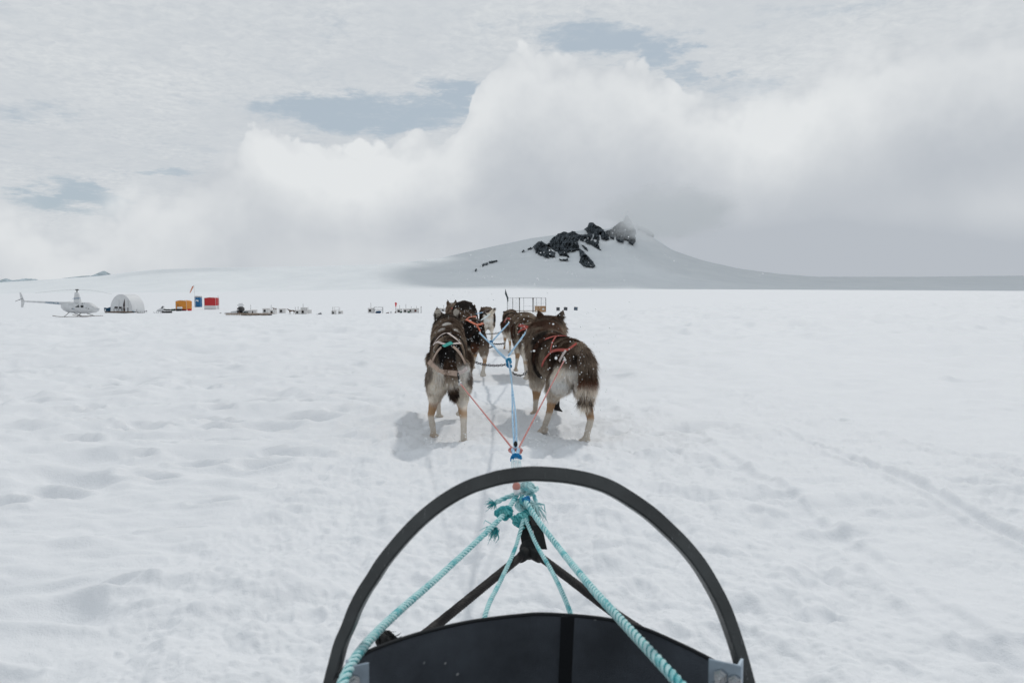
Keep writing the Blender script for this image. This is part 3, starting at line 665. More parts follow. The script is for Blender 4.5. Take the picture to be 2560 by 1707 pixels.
def grow_fur(me, D, count):
    """real tapered hair blades rooted on the skin and combed back"""
    rs = np.random.RandomState(D['seed'] * 7 + 3); me.calc_loop_triangles(); nt = len(me.loop_triangles)
    tv = np.zeros(nt * 3, np.int32); me.loop_triangles.foreach_get('vertices', tv); tv = tv.reshape(-1, 3)
    co = np.zeros(len(me.vertices) * 3, np.float32); me.vertices.foreach_get('co', co); co = co.reshape(-1, 3)
    no = np.zeros(len(me.vertices) * 3, np.float32); me.vertices.foreach_get('normal', no); no = no.reshape(-1, 3)
    A, B, C_ = co[tv[:, 0]], co[tv[:, 1]], co[tv[:, 2]]; ar = np.linalg.norm(np.cross(B - A, C_ - A), axis=1); ct = (A + B + C_) / 3
    w = ar * np.where(ct[:, 1] < .25, 1.5, 1.0); pick = rs.choice(nt, count, p=w / w.sum()); r1 = np.sqrt(rs.rand(count))[:, None]; r2 = rs.rand(count)[:, None]
    p = A[pick] * (1 - r1) + B[pick] * (r1 * (1 - r2)) + C_[pick] * (r1 * r2); nr = no[tv[pick]].mean(1); nr /= np.linalg.norm(nr, axis=1)[:, None] + 1e-9
    col, tm, Dv, leg = coat(p, nr, D, rs); x, y, z = p.T
    comb = np.tile(np.array([0.0, -.85, -.35]), (count, 1)); down = np.array([0.0, -.25, -1.0])
    side = np.abs(nr[:, 0]); dn = np.clip(np.maximum(sstep(-y, -.08, .03) * (1 - tm), leg) + .55 * side, 0, 1)[:, None]; comb = comb * (1 - dn) + down * dn
    comb = comb * (1 - tm[:, None]) + Dv * tm[:, None]
    he = sstep(y, .97, 1.03)[:, None]; comb[:] = comb * (1 - he) + np.array([0, -1, .0]) * he
    comb += .45 * np.stack([vn3(p * 14, D['seed'] + 31 + k) for k in range(3)], 1)
    tang = comb - nr * (comb * nr).sum(1)[:, None]; tang /= np.linalg.norm(tang, axis=1)[:, None] + 1e-6
    L = np.full(count, .030); L = np.where(y > .62, .036, L); L = L * (1 - .25 * (y < .05)); thigh = (y < .12) & (z < .42) & (z > .24); L = np.where(thigh, .040, L)
    L = L * (1 - leg) + .011 * leg; L = np.where(y > 1.0, .020, L); L = np.where(y > 1.09, .009, L); earz = z > D['hz'] + .075; L = np.where(earz & (y > .98), .007, L)
    L = L * (1 - tm) + D.get('tail_len', .068) * tm; L = L * (.6 + .7 * rs.rand(count)) * D.get('fur_len', 1.0)
    lift = (.34 + .25 * rs.rand(count) + .25 * (tm > .5))[:, None] + .35 * np.clip(vn3(p * 20, 77), -.3, .5)[:, None]
    d0 = tang + nr * lift * 1.5; d0 /= np.linalg.norm(d0, axis=1)[:, None]; d1 = tang + nr * lift * .4 + np.array([0, 0, -.18]) + .22 * rs.randn(count, 3); d1 /= np.linalg.norm(d1, axis=1)[:, None]
    root = p - nr * .004; mid = root + d0 * (L * .5)[:, None]; tip = mid + d1 * (L * .5)[:, None]
    sd = np.cross(d0, nr + .8 * rs.randn(count, 3)); sd /= np.linalg.norm(sd, axis=1)[:, None] + 1e-6
    wd = (D.get('hair', .0013) * (.6 + .8 * rs.rand(count)) * (1 - .4 * leg))[:, None]
    V = np.stack([root - sd * wd, root + sd * wd, mid - sd * wd * .8, mid + sd * wd * .8, tip], 1).reshape(-1, 3)
    k = np.arange(count)[:, None] * 5; q = k + np.array([[0, 1, 3, 2]]); t3 = k + np.array([[2, 3, 4]])
    br = (.72 + .62 * rs.rand(count))[:, None]; lum = np.clip(col.mean(1, keepdims=True) * 1.4, 0, 1); br = br * (1 - lum) + 1.10 * lum; col = col + 0 * br; tipc = np.where(rs.rand(count)[:, None] < .28, 1.75, 1.0)
    cols = np.stack([col * (.9 + .1 * lum) * br, col * (.9 + .1 * lum) * br, col * br, col * br, np.clip(col * br * tipc + .010 * (tipc > 1), 0, .85)], 1).reshape(-1, 3)
    return V, q, t3, cols

def hind(x, paw, hock=None, knee=None, hip=None, fwd=(0, 1, -.1), side=1):
    px_, py_, pz_ = paw; hock = hock or (px_ + .014 * side, py_ - .070, pz_ + .150); hip = hip or (.052 * side + x, .03, .43)
    knee = knee or ((hip[0] + px_) / 2 + .008 * side, .085, .285)
    return [(hip[0], hip[1], hip[2], .074), ((hip[0] + knee[0]) / 2, (hip[1] + knee[1]) / 2 - .03, (hip[2] + knee[2]) / 2, .068), (*knee, .048), ((knee[0] + hock[0]) / 2, (knee[1] + hock[1]) / 2, (knee[2] + hock[2]) / 2, .029), (*hock, .0205), (px_, py_ - .015, pz_ + .04, .0185), (px_, py_, pz_ + .018, .027, fwd)]
def fore(x, paw, elbow=None, wrist=None, fwd=(0, 1, -.1), side=1):
    px_, py_, pz_ = paw; sh = (.085 * side + x, .70, .42); elbow = elbow or (.085 * side + x, .63, .285); wrist = wrist or ((elbow[0] + px_) / 2, (elbow[1] + py_) / 2 + .015, (elbow[2] + pz_) / 2 - .02)
    return [(*sh, .075), (*elbow, .046), ((elbow[0] + wrist[0]) / 2, (elbow[1] + wrist[1]) / 2, (elbow[2] + wrist[2]) / 2, .030), (*wrist, .019), (px_, py_ - .01, pz_ + .04, .017), (px_, py_, pz_ + .018, .024, fwd)]

DOGS = {}
def make_dog(key, loc, yaw, scale, D, label, count):
    D['hz'] = .655 + D.get('head_dz', 0)
    z0 = D.get('z', 0.0)
    root = empty('sled_dog', (loc[0], loc[1], ground_z(loc[0], loc[1]) - .012 + z0), yaw, label, 'dog', 'sled dogs pulling in pairs', scale)
    me, hc, rot, ears = dog_mesh(D)
    co = np.zeros(len(me.vertices) * 3, np.float32); me.vertices.foreach_get('co', co); co = co.reshape(-1, 3)
    no = np.zeros(len(me.vertices) * 3, np.float32); me.vertices.foreach_get('normal', no); no = no.reshape(-1, 3)
    c, _, _, _ = coat(co, no, D, None)
    zb = D['hz'] + .06
    for (b0, tip) in ears:   # pale lining inside each ear, facing forward / dark rim behind
        d, t = seg_d(co, b0, tip); m = (d < .022) & (t > .12) & (t < .9); rimd = d < .021; inner = m & rimd
        c[inner] = CREAM * .62 if D.get('ear_back', False) else c[inner]
    at = me.color_attributes.new('coat', 'FLOAT_COLOR', 'POINT'); c4 = np.ones((len(co), 4), np.float32); c4[:, :3] = c * .9; at.data.foreach_set('color', c4.ravel())
    me.materials.clear(); me.materials.append(SKIN); me.polygons.foreach_set('use_smooth', np.ones(len(me.polygons), bool))
    body = bpy.data.objects.new('body', me); COL.objects.link(body); body.parent = root
    V, q, t3, cols = grow_fur(me, D, count); mesh_np('fur', V, [q, t3], FUR, root, smooth=False, cols=cols)
    # nose and eyes
    e = MB(); e.ball(hc + rot @ Vector((0, .232, -.026)), (.014, .011, .012), 10, 7); e.build('nose', NOSE, root, True)
    for s in (-1, 1):
        e = MB(); e.ball(hc + rot @ Vector((.036 * s, .082, .012)), .009, 8, 6); e.build('eye', NOSE, root, True)
    bpy.context.view_layer.update()
    mw = root.matrix_world.copy(); me.calc_loop_triangles()
    bvh = BVHTree.FromPolygons([mw @ v.co for v in me.vertices], [tuple(p.vertices) for p in me.polygons]); DOGS[key] = (root, bvh, mw)
    return root
NOSE = mat('dog_nose', (.012, .011, .011), 0.35)

def skin_hit(key, px, py, lift=.03):
    """where the sight line to a strap lands on this dog's back, lifted to the top of the fur"""
    root, bvh, mw = DOGS[key]; o = Vector((0, 0, H)); d = (P(px, py, 5) - o).normalized()
    h, n, i, dist = bvh.ray_cast(o, d)
    if h is None:
        h, n, i, dist = bvh.find_nearest(P(px, py, (mw.translation.y + .25)))
    return h + n * lift, n
def strap(key, pts, width, m, name='strap', parent=None, lift=.020, thick=.003):
    """a flat band laid along the fur through the given sight points"""
    root, bvh, mw = DOGS[key]; H_ = [skin_hit(key, a, b, lift) for a, b in pts]; path = []
    for (a, na), (b, nb) in zip(H_[:-1], H_[1:]):
        k = max(2, int((b - a).length / .025))
        for i in range(k):
            t = i / k; p = a.lerp(b, t); h, n, _, d = bvh.find_nearest(p)
            path.append((h + n * lift, n))
    path.append(H_[-1])
    # even out
    for _ in range(2):
        path = [path[0]] + [((path[i - 1][0] + path[i][0] * 2 + path[i + 1][0]) / 4, path[i][1]) for i in range(1, len(path) - 1)] + [path[-1]]
    mb = MB(); rings = []
    for i, (p, n) in enumerate(path):
        t = (path[min(i + 1, len(path) - 1)][0] - path[max(i - 1, 0)][0]).normalized(); s = t.cross(n).normalized(); w = width * .42
        rings.append([p - s * w, p - s * w + n * thick, p + s * w + n * thick, p + s * w])
    mb.loft(rings); o = mb.build(name, m); inv = mw.inverted()
    for v in o.data.vertices: v.co = inv @ v.co
    o.parent = parent or root
    return o
# ------------------------------------------------------------ the eight dogs
C_ = tuple
TP_W = [(0, DBR), (.25, DBR), (.45, BLACK), (.6, CREAM), (.75, GBR), (.86, BLACK), (1, BLACK)]
# left wheel dog: seen square from behind, both hind paws down, tail hanging with a dark tip
D1 = dict(seed=11, red=-.3, wide=.94, light=.10, bend=-.02, head_dz=-.005, ear=1.0, ear_back=True, mane=1.0, dark=-.02, br_w=.115, br_z=.44, tan=.14, voxel=.0085,
          legs=[hind(0, (-.095, .05, 0), side=-1), hind(0, (.085, -.16, 0), knee=(.075, .05, .27), hock=(.085, -.20, .15), side=1), fore(0, (-.08, .80, .0), side=-1), fore(0, (.07, .60, .05), side=1)],
          tail=[(0, -.07, .52, .035), (.004, -.115, .47, .030), (.012, -.125, .40, .026), (.022, -.115, .33, .022), (.03, -.105, .275, .018)],
          tail_pat=[(0, DBR), (.3, DBR), (.48, GBR), (.62, CREAM * .8), (.76, DBR), (.88, BLACK), (1, DBR)], tail_len=.040,
          patch=[(-.02, .78, .66, .032, WHITE, .8), (-.06, .70, .64, .03, WHITE, .6), (.05, .70, .64, .03, WHITE, .6), (.07, .28, .58, .04, CREAM, .6), (-.08, .30, .57, .05, CREAM, .5), (0, .22, .62, .06, BLACK, .9), (-.02, .52, .62, .05, DBR, .8), (-.13, -.0, .40, .05, DBR, .7), (.14, .0, .38, .05, DBR, .8), (.05, -.05, .5, .05, GBR, .6)])
make_dog('L1', (-.40, 5.03), R(4), 1.06, D1, 'left rear husky nearest the sled, cream thighs and a pale tan harness', 95000)
# right wheel dog: turned a little inwards, flank showing, bushy tail over its right leg
D2 = dict(seed=23, light=.12, bend=-.05, head_dz=-.015, head_dx=.115, ear=.95, ear_out=.02, dark=-.06, br_w=.24, br_z=.43, tan=.12, wide=1.12, voxel=.0085, fur_len=1.35,
          legs=[hind(0, (-.15, .20, .015), hock=(-.135, .115, .155), knee=(-.10, .13, .29), fwd=(-.75, .5, -.25), side=-1), hind(0, (.045, -.09, 0), hock=(.065, -.13, .15), knee=(.075, .05, .28), fwd=(-.5, .8, -.1), side=1),
                fore(0, (-.095, .80, .03), elbow=(-.105, .66, .28), side=-1), fore(0, (.075, .86, .05), elbow=(.09, .70, .26), wrist=(.09, .90, .14), fwd=(.2, -.6, -.6), side=1)],
          tail=[(.01, -.05, .565, .036), (.030, -.10, .54, .032), (.042, -.135, .47, .028), (.040, -.150, .38, .026), (.030, -.155, .30, .024), (.022, -.155, .25, .018)],
          tail_pat=[(0, GBR), (.2, DBR), (.35, GBR * .8), (.5, DBR), (.58, RED), (.68, CREAM), (.78, GBR * 1.2), (.86, BLACK), (.93, DBR), (1, CREAM)], tail_len=.056,
          patch=[(.075, .86, .06, .07, PAD, 1), (-.13, .10, .50, .09, BLACK, .6), (-.12, .55, .38, .07, BLACK, .9), (-.14, .35, .45, .09, GBR, .8), (0, .35, .61, .07, BLACK, .8), (-.09, .62, .58, .08, BLACK, .8), (0, .80, .62, .12, RED * .8, .7), (.02, -.07, .5, .06, BLACK, .9), (.13, .02, .5, .06, GBR, .8), (-.02, .60, .63, .05, GBR * 1.3, .8)])
make_dog('R1', (.400, 5.02), R(9), 1.05, D2, 'right rear husky nearest the sled, shaggy brown with bushy dark-tipped tail', 110000)
D3 = dict(seed=37, bend=-.06, head_dz=.06, head_dx=.06, head_pitch=.1, ear=.15, dark=.10, red=.1, br_w=.06, br_z=.30, tan=.05, wide=1.22,
          legs=[hind(0, (-.05, -.06, 0), side=-1), hind(0, (.075, -.10, .06), hock=(.09, -.14, .20), knee=(.10, .04, .29), fwd=(0, -.5, -.8), side=1), fore(0, (-.09, .72, .0), side=-1), fore(0, (.08, .88, .02), side=1)],
          tail=[(0, -.07, .50, .032), (.0, -.12, .46, .028), (-.01, -.135, .38, .026), (-.015, -.13, .30, .02)], tail_pat=[(0, BLACK), (.5, BLACK), (.8, RED), (1, DBR)], tail_len=.05,
          patch=[(-.10, .0, .48, .13, BLACK, 1.0), (.12, .1, .45, .09, GBR, .9), (.10, .35, .55, .10, GBR * 1.3, .7), (0, .95, .74, .15, BLACK * 1.5, .9), (.10, -.04, .30, .08, GBR, .8), (.03, -.1, .27, .045, BLACK, .8), (-.12, .08, .33, .06, CREAM, .9)])
make_dog('L2', (-.40, 8.45), R(9), 1.04, D3, 'second dog on the left side, black rumped husky in an orange harness', 55000)
D4 = dict(seed=41, bend=.0, head_dz=-.09, head_dx=-.02, head_pitch=-.3, ear=.45, dark=-.14, light=.1, br_w=.08, br_z=.36, tan=.05, wide=1.28,
          legs=[hind(0, (-.05, .0, .0), side=-1), hind(0, (.075, -.15, .02), hock=(.08, -.20, .17), fwd=(0, .4, -.8), side=1), fore(0, (-.10, .80, .0), side=-1), fore(0, (.07, .55, .05), side=1)],
          tail=[(.03, -.07, .50, .03), (.03, -.12, .44, .028), (.03, -.13, .36, .026), (.03, -.12, .30, .02)], tail_pat=[(0, GBR), (.6, DBR), (1, GBR)], tail_len=.05,
          patch=[(-.08, .02, .54, .04, WHITE, .8), (.0, .45, .60, .10, DBR, .8), (.11, .3, .55, .06, WHITE, .6), (-.06, .25, .58, .08, DBR, .8)])
make_dog('R2', (.205, 8.45), R(4), 1.03, D4, 'second dog on the right side, grey-brown husky partly behind the shaggy rear dog', 55000)
D5 = dict(seed=53, bend=-.03, head_dz=.04, ear=1.1, dark=.05, red=.15, br_w=.07, tan=.1, legs=[hind(0, (-.08, .0, 0), side=-1), hind(0, (.08, -.12, 0), side=1), fore(0, (-.09, .80, 0), side=-1), fore(0, (.08, .66, .04), side=1)],
          tail=[(0, -.07, .5, .03), (0, -.12, .44, .028), (0, -.13, .36, .025), (0, -.12, .3, .02)], tail_pat=[(0, DBR), (1, BLACK)], patch=[(.06, .9, .66, .08, GBR * 1.3, .8)], hair=.003, voxel=.011)
make_dog('L3', (-.86, 12.15), R(6), .95, D5, 'third dog on the left side, its pricked ear showing beside the raised dark head', 14000)
D6 = dict(seed=61, bend=.02, head_dz=-.12, head_pitch=-.3, ear=.5, dark=.10, br_w=.05, br_z=.34, tan=.2, wide=1.05,
          legs=[hind(0, (-.06, -.10, .03), hock=(-.06, -.14, .18), side=-1), hind(0, (.05, -.04, .03), side=1), fore(0, (-.09, .80, 0), side=-1), fore(0, (.08, .6, .04), side=1)],
          tail=[(0, -.07, .5, .03), (.02, -.12, .44, .028), (.02, -.13, .36, .025), (.02, -.12, .3, .02)], tail_pat=[(0, BLACK), (.6, BLACK), (1, DBR)], patch=[(-.09, .2, .53, .05, CREAM, .8), (.06, .1, .52, .09, BLACK, .9), (.09, .3, .58, .06, WHITE, .6)], hair=.003, voxel=.011)
make_dog('R3', (.02, 11.75), R(4), .96, D6, 'third dog on the right side, narrow dark husky in a red harness', 16000)
D7 = dict(seed=71, bend=.0, head_dz=-.06, head_dx=-.03, ear=.5, ear_out=.03, dark=.16, br_w=.075, br_z=.56, tan=-.3, wide=1.25,
          legs=[hind(0, (-.07, .0, 0), side=-1), hind(0, (.055, -.14, .0), side=1), fore(0, (-.09, .78, 0), side=-1), fore(0, (.08, .66, .04), side=1)],
          tail=[(.0, -.07, .50, .03), (.02, -.13, .54, .028), (.05, -.17, .585, .028), (.09, -.20, .625, .026), (.115, -.20, .66, .018)], tail_pat=[(0, CREAM), (.7, CREAM), (.86, GBR), (.93, BLACK), (1, BLACK)], tail_len=.045,
          patch=[(.0, .78, .64, .10, GBR, .7)], hair=.004, voxel=.012)
make_dog('R4', (-.47, 15.8), R(3), 1.03, D7, 'front right husky farthest ahead, dark sides, white rump and tail held up', 14000)
D8 = dict(seed=83, bend=.0, head_dz=.0, ear=.7, dark=.2, legs=[hind(0, (-.08, .0, 0), side=-1), hind(0, (.08, -.12, 0), side=1), fore(0, (-.09, .80, 0), side=-1), fore(0, (.08, .66, .04), side=1)],
          tail=[(0, -.07, .5, .03), (0, -.12, .44, .028), (0, -.13, .36, .025), (0, -.12, .3, .02)], tail_pat=[(0, DBR), (1, BLACK)], hair=.004, voxel=.012)
make_dog('L4', (-.80, 15.7), R(3), 1.0, D8, 'front left husky, only its dark rump showing past the raised dark head', 9000)

# harness straps, laid on the fur
def webbing(name, col, var=.25): return mat(name, col, .8, bump=.3, bscale=300, var=var, vscale=30)
W_TAN = webbing('tan_webbing', (.40, .30, .24)); W_PALE = webbing('snowy_webbing', (.58, .50, .47)); W_RED = webbing('red_webbing', (.42, .085, .065)); W_ORG = webbing('orange_webbing', (.58, .17, .10))
W_TEAL = mat('teal_label', (.03, .33, .28), .6); W_BLK = webbing('black_webbing', (.02, .02, .022)); STEEL = mat('steel', (.55, .56, .57), .3, 1.0); BRASS = mat('brass', (.55, .38, .16), .35, 1.0)
r1 = lambda l: [(1050 + a / 4.125, 750 + b / 4.125) for a, b in l]
r4 = lambda l: [(1000 + a / 3.564, 720 + b / 3.564) for a, b in l]
r9 = lambda l: [(1100 + a / 9.8, 740 + b / 9.8) for a, b in l]
r8 = lambda l: [(1140 + a / 7.127, 740 + b / 7.127) for a, b in l]
def harness(key, label):
    h = empty('harness', (0, 0, 0)); h.parent = DOGS[key][0]; 
    if label: h['label'] = label
    return h
h = harness('L1', 'pale tan webbing harness crossing on the back')
strap('L1', r1([(172, 465), (225, 395), (270, 370)]), .020, W_PALE, parent=h); strap('L1', r1([(290, 370), (345, 420), (395, 470)]), .020, W_PALE, parent=h)
strap('L1', r1([(172, 465), (240, 475), (285, 490), (340, 482), (395, 470)]), .016, W_PALE, parent=h)
strap('L1', r1([(240, 510), (180, 590), (135, 665)]), .026, W_TAN, parent=h); strap('L1', r1([(330, 505), (400, 580), (450, 670)]), .026, W_TAN, parent=h)
strap('L1', r1([(128, 655), (230, 705), (345, 762)]), .040, W_TAN, parent=h, lift=.032); strap('L1', r1([(455, 710), (400, 740), (350, 760)]), .030, W_PALE, parent=h, lift=.032)
strap('L1', r1([(262, 512), (320, 478)]), .034, W_TEAL, name='teal_tag', parent=h, lift=.027)
strap('L1', r1([(338, 755), (385, 815)]), .020, W_BLK, parent=h, lift=.027)
h = harness('R1', 'red webbing harness')
strap('R1', r4([(1310, 478), (1365, 458), (1430, 452), (1480, 430)]), .020, W_RED, parent=h); strap('R1', r4([(1398, 460), (1375, 520), (1368, 565)]), .018, W_RED, parent=h)
strap('R1', r4([(1368, 575), (1430, 565), (1500, 572)]), .024, W_RED, parent=h); strap('R1', r4([(1368, 578), (1310, 640), (1288, 690)]), .020, W_RED, parent=h)
strap('R1', r4([(1500, 572), (1550, 540), (1585, 510)]), .018, W_RED, parent=h); strap('R1', r4([(1500, 575), (1475, 615), (1452, 655)]), .022, W_PALE, parent=h, lift=.026)
h = harness('L2', 'orange webbing harness')
strap('L2', r9([(665, 622), (760, 680), (870, 725)]), .030, W_ORG, parent=h); strap('L2', r9([(870, 730), (960, 735), (1050, 725)]), .028, W_ORG, parent=h); strap('L2', r9([(665, 620), (740, 560), (850, 525)]), .020, W_ORG, parent=h)
strap('L2', r9([(880, 735), (920, 800), (955, 865)]), .024, W_ORG, parent=h); strap('L2', r9([(860, 528), (960, 570), (1040, 650), (1090, 760)]), .014, W_PALE, parent=h)
h = harness('R2', 'red webbing harness')
strap('R2', r8([(1150, 535), (1220, 560), (1310, 580)]), .040, W_RED, parent=h); strap('R2', r8([(1140, 660), (1200, 610), (1290, 590)]), .024, W_RED, parent=h)
h = harness('R3', 'red webbing harness')
strap('R3', r8([(880, 470), (915, 425), (960, 405), (990, 440)]), .030, W_RED, parent=h)
h = harness('R4', None); strap('R4', r9([(1060, 420), (1100, 450), (1160, 480)]), .03, W_BLK, parent=h); strap('R4', r9([(1060, 420), (1120, 380), (1180, 370)]), .03, W_PALE, parent=h)
h = harness('L3', 'red webbing harness'); strap('L3', r9([(290, 320), (340, 380), (300, 450)]), .03, W_RED, parent=h); strap('L3', r9([(480, 250), (440, 330), (400, 400)]), .03, W_RED, parent=h)
# ------------------------------------------------------------ ropes
def spline(pts, n=14):
    pts = [Vector(p) for p in pts]; q = [pts[0] * 2 - pts[1]] + pts + [pts[-1] * 2 - pts[-2]]; out = []
    for i in range(1, len(q) - 2):
        a, b, c, d = q[i - 1:i + 3]
        for k in range(n):
            t = k / n; out.append(.5 * ((2 * b) + (c - a) * t + (2 * a - 5 * b + 4 * c - d) * t * t + (3 * b - a - 3 * c + d) * t ** 3))
    out.append(pts[-1]); return out
def resample(pts, step):
    d = [0.0]
    for a, b in zip(pts[:-1], pts[1:]): d.append(d[-1] + (b - a).length)
    n = max(2, int(d[-1] / step)); out = []; j = 0
    for k in range(n + 1):
        s = d[-1] * k / n
        while j < len(pts) - 2 and d[j + 1] < s: j += 1
        t = (s - d[j]) / max(1e-9, d[j + 1] - d[j]); out.append(pts[j].lerp(pts[j + 1], min(1, t)))
    return out
def rope_mat(name, a, b, scale=60, thr=.5):
    m = bpy.data.materials.new(name); m.use_nodes = True; t = m.node_tree; g = Nt(t); bs = t.nodes['Principled BSDF']
    tc = t.nodes.new('ShaderNodeTexCoord').outputs['Object']; n = g.noise(tc, scale * .22, 3, .6); n2 = g.noise(tc, scale * 8, 2, .6)
    g.put(bs.inputs['Base Color'], g.mix(g.step(g.add(n, g.mul(g.sub(n2, .5), .5)), thr - .06, thr + .10), a, b)); bs.inputs['Roughness'].default_value = .75
    bs.inputs['Specular IOR Level'].default_value = .3
    bn = t.nodes.new('ShaderNodeBump'); bn.inputs['Strength'].default_value = .5; bn.inputs['Distance'].default_value = .001
    t.links.new(n2, bn.inputs['Height']); t.links.new(bn.outputs[0], bs.inputs['Normal'])
    return m
RT = rope_mat('teal_white_rope', (.50, .73, .74), (.10, .44, .48), 110, .58); RTD = rope_mat('dark_teal_twine', (.02, .27, .30), (.20, .58, .58), 90, .5)
RB = rope_mat('blue_rope', (.17, .38, .60), (.46, .64, .78), 300, .45); RBD = rope_mat('bright_blue_rope', (.01, .18, .42), (.05, .38, .62), 60, .5)
RR = rope_mat('red_rope', (.52, .17, .15), (.68, .38, .35), 300, .52); RW = rope_mat('white_rope', (.66, .74, .76), (.42, .60, .64), 60, .6)
def rope(mb, pts, r, strands=3, pitch=None, n=6, res=None, tracer=False):
    pitch = pitch or r * 7.4; path = resample(spline(pts), res or pitch / 7); u = None; sr = r * (.50 if strands > 2 else .55); rr = r * .54
    if tracer: sr = r * .20; rr = r * .74
    cols = [[] for _ in range(strands)]; s = 0.0
    for i, p in enumerate(path):
        t = (path[min(i + 1, len(path) - 1)] - path[max(i - 1, 0)]).normalized()
        if u is None: a = Vector((0, 0, 1)) if abs(t.z) < .9 else Vector((1, 0, 0)); u = (a - t * t.dot(a)).normalized()
        else: u = (u - t * t.dot(u)).normalized()
        w = t.cross(u); s += (path[i] - path[i - 1]).length if i else 0
        for k in range(strands):
            a = 2 * math.pi * (s / pitch + (k + (.5 if tracer else 0)) / strands); cols[k].append(p + u * math.cos(a) * rr + w * math.sin(a) * rr)
    for c in cols: mb.tube(c, sr, n)
    return mb
def knot(mb, c, r, rr, seed, turns=4):
    """wraps of cord lying over each other round a centre"""
    rng = random.Random(seed); c = Vector(c)
    for k in range(turns):
        ax = Vector((rng.uniform(-1, 1), rng.uniform(-1, 1), rng.uniform(-1, 1))).normalized(); a = Vector((0, 0, 1)).cross(ax); a = a.normalized() if a.length > .1 else Vector((1, 0, 0)); b = ax.cross(a)
        o = Vector((rng.uniform(-.5, .5), rng.uniform(-.5, .5), rng.uniform(-.5, .5))) * r * .6; q = r * rng.uniform(.65, 1.05)
        rope(mb, [c + o + a * math.cos(t) * q + b * math.sin(t) * q * .75 + ax * r * .3 * math.sin(2 * t) for t in [i * 2 * math.pi / 9 for i in range(10)]], rr, 3, n=5)
    return mb
def fray(mb, a, b, r, seed, n=26, droop=.2):
    """loose fibres spreading from a cut rope end"""
    rng = random.Random(seed); a, b = Vector(a), Vector(b); L = (b - a).length; d = (b - a).normalized()
    for k in range(n):
        o = Vector((rng.uniform(-1, 1), rng.uniform(-1, 1), rng.uniform(-1, 1))) * r; e = a + d * L * rng.uniform(.35, .85) + o * rng.uniform(1.0, 2.6) + Vector((0, 0, -droop * L * rng.random()))
        m = a.lerp(e, .5) + o * rng.uniform(.5, 2); mb.tube([a + o * .5, m, e], [r * .16, r * .13, r * .05], 4)
    return mb

# ------------------------------------------------------------ the sled
PLASTIC = mat('black_plastic', (.040, .044, .045), .38, bump=.12, bscale=120, var=.35, vscale=14); 
def scuff(m, c, vs, thr):
    t = m.node_tree; g = Nt(t); b = t.nodes['Principled BSDF']; tc = t.nodes.new('ShaderNodeTexCoord').outputs['Object']; src = b.inputs['Base Color'].links[0].from_socket
    n = g.noise(g.vscale(tc, vs), 1.0, 4, .7); big = g.noise(tc, 5.0, 3, .6)
    g.put(b.inputs['Base Color'], g.mix(g.mul(g.step(n, thr, thr + .05), g.step(big, .42, .62, .15, .8)), src, c))
scuff(PLASTIC, (.17, .175, .18), (300, 34, 60), .62)
def panel_mat():
    m = mat('navy_canvas', (.080, .093, .112), .82, var=.35, vscale=9, bump=.5, bscale=700); t = m.node_tree; g = Nt(t); b = t.nodes['Principled BSDF']
    tc = t.nodes.new('ShaderNodeTexCoord').outputs['Object']; v = g.voro(tc, 26, feat='F1'); n = g.noise(tc, 3.0, 2)
    src = b.inputs['Base Color'].links[0].from_socket
    g.put(b.inputs['Base Color'], g.mix(g.mul(g.step(v, .05, .085, 1, 0), g.step(n, .50, .56)), src, (.45, .46, .47))); return m
CANVAS = panel_mat(); scuff(CANVAS, (.12, .13, .14), (14, 30, 420), .66); BAR = rope_mat('black_braid', (.020, .017, .017), (.05, .045, .042), 90, .6); GALV = mat('galvanised_plate', (.34, .41, .48), .45, .6, var=.2, vscale=30)
SEAMM = mat('seam_tape', (.010, .012, .015), .8); BLACKR = mat('black_rubber', (.012, .012, .012), .8, bump=.3, bscale=90); WOODD = mat('dark_wood', (.10, .065, .04), .7, var=.3, vscale=8)
sled = empty('dog_sled', (0.035, 1.1, 0), 0, 'black dog sled in the foreground with a tall hoop and dark canvas front', 'dog sled')
def sp(o):   # parent to the sled keeping world coordinates
    o.parent = sled; o.matrix_parent_inverse = Matrix.Translation(-Vector(sled.location)); return o
OUT = [(765, 1860), (788, 1780), (807, 1707), (821, 1653), (835, 1603), (854, 1559), (870, 1517), (893, 1472), (917, 1435), (943, 1394), (990, 1336), (1035, 1289), (1080, 1251), (1125, 1221), (1171, 1198), (1216, 1183), (1261, 1172), (1328, 1165), (1396, 1168),
       (1441, 1174), (1486, 1184), (1531, 1200), (1577, 1226), (1635, 1266), (1680, 1306), (1725, 1351), (1766, 1402), (1802, 1462), (1832, 1524), (1864, 1617), (1889, 1707), (1908, 1780), (1928, 1860)]
def hoopY(py): return float(np.interp(py, [1163, 1707, 1860], [1.13, .98, .93]))
hp_ = spline([P(a, b, hoopY(b)) for a, b in OUT], 6); cen = Vector((P(1349, 1500, 1.02)))
hp_ = [Vector((-.262, .90, .30)), Vector((-.275, .90, .10))][::-1] + hp_ + [Vector((.330, .90, .30)), Vector((.343, .90, .10))]
mb = MB(); rings = []; dax = Vector((0, .965, -.26)).normalized()
for i, p in enumerate(hp_):
    t = (hp_[min(i + 1, len(hp_) - 1)] - hp_[max(i - 1, 0)]).normalized(); nrm = dax.cross(t).normalized()
    if nrm.dot(cen - p) < 0: nrm = -nrm
    w = .0150 + .0060 * max(0, min(1, (p.z - .48) / .22)); dp = .034; b_ = .0025
    rings.append([p + nrm * b_, p, p + nrm * 0 + dax * b_, p + dax * (dp - b_), p + nrm * b_ + dax * dp, p + nrm * (w - b_) + dax * dp, p + nrm * w + dax * (dp - b_), p + nrm * w + dax * b_, p + nrm * (w - b_)])
mb.loft(rings); o = mb.build('hoop', PLASTIC, smooth=True, ang=35); sp(o)
mb = MB()
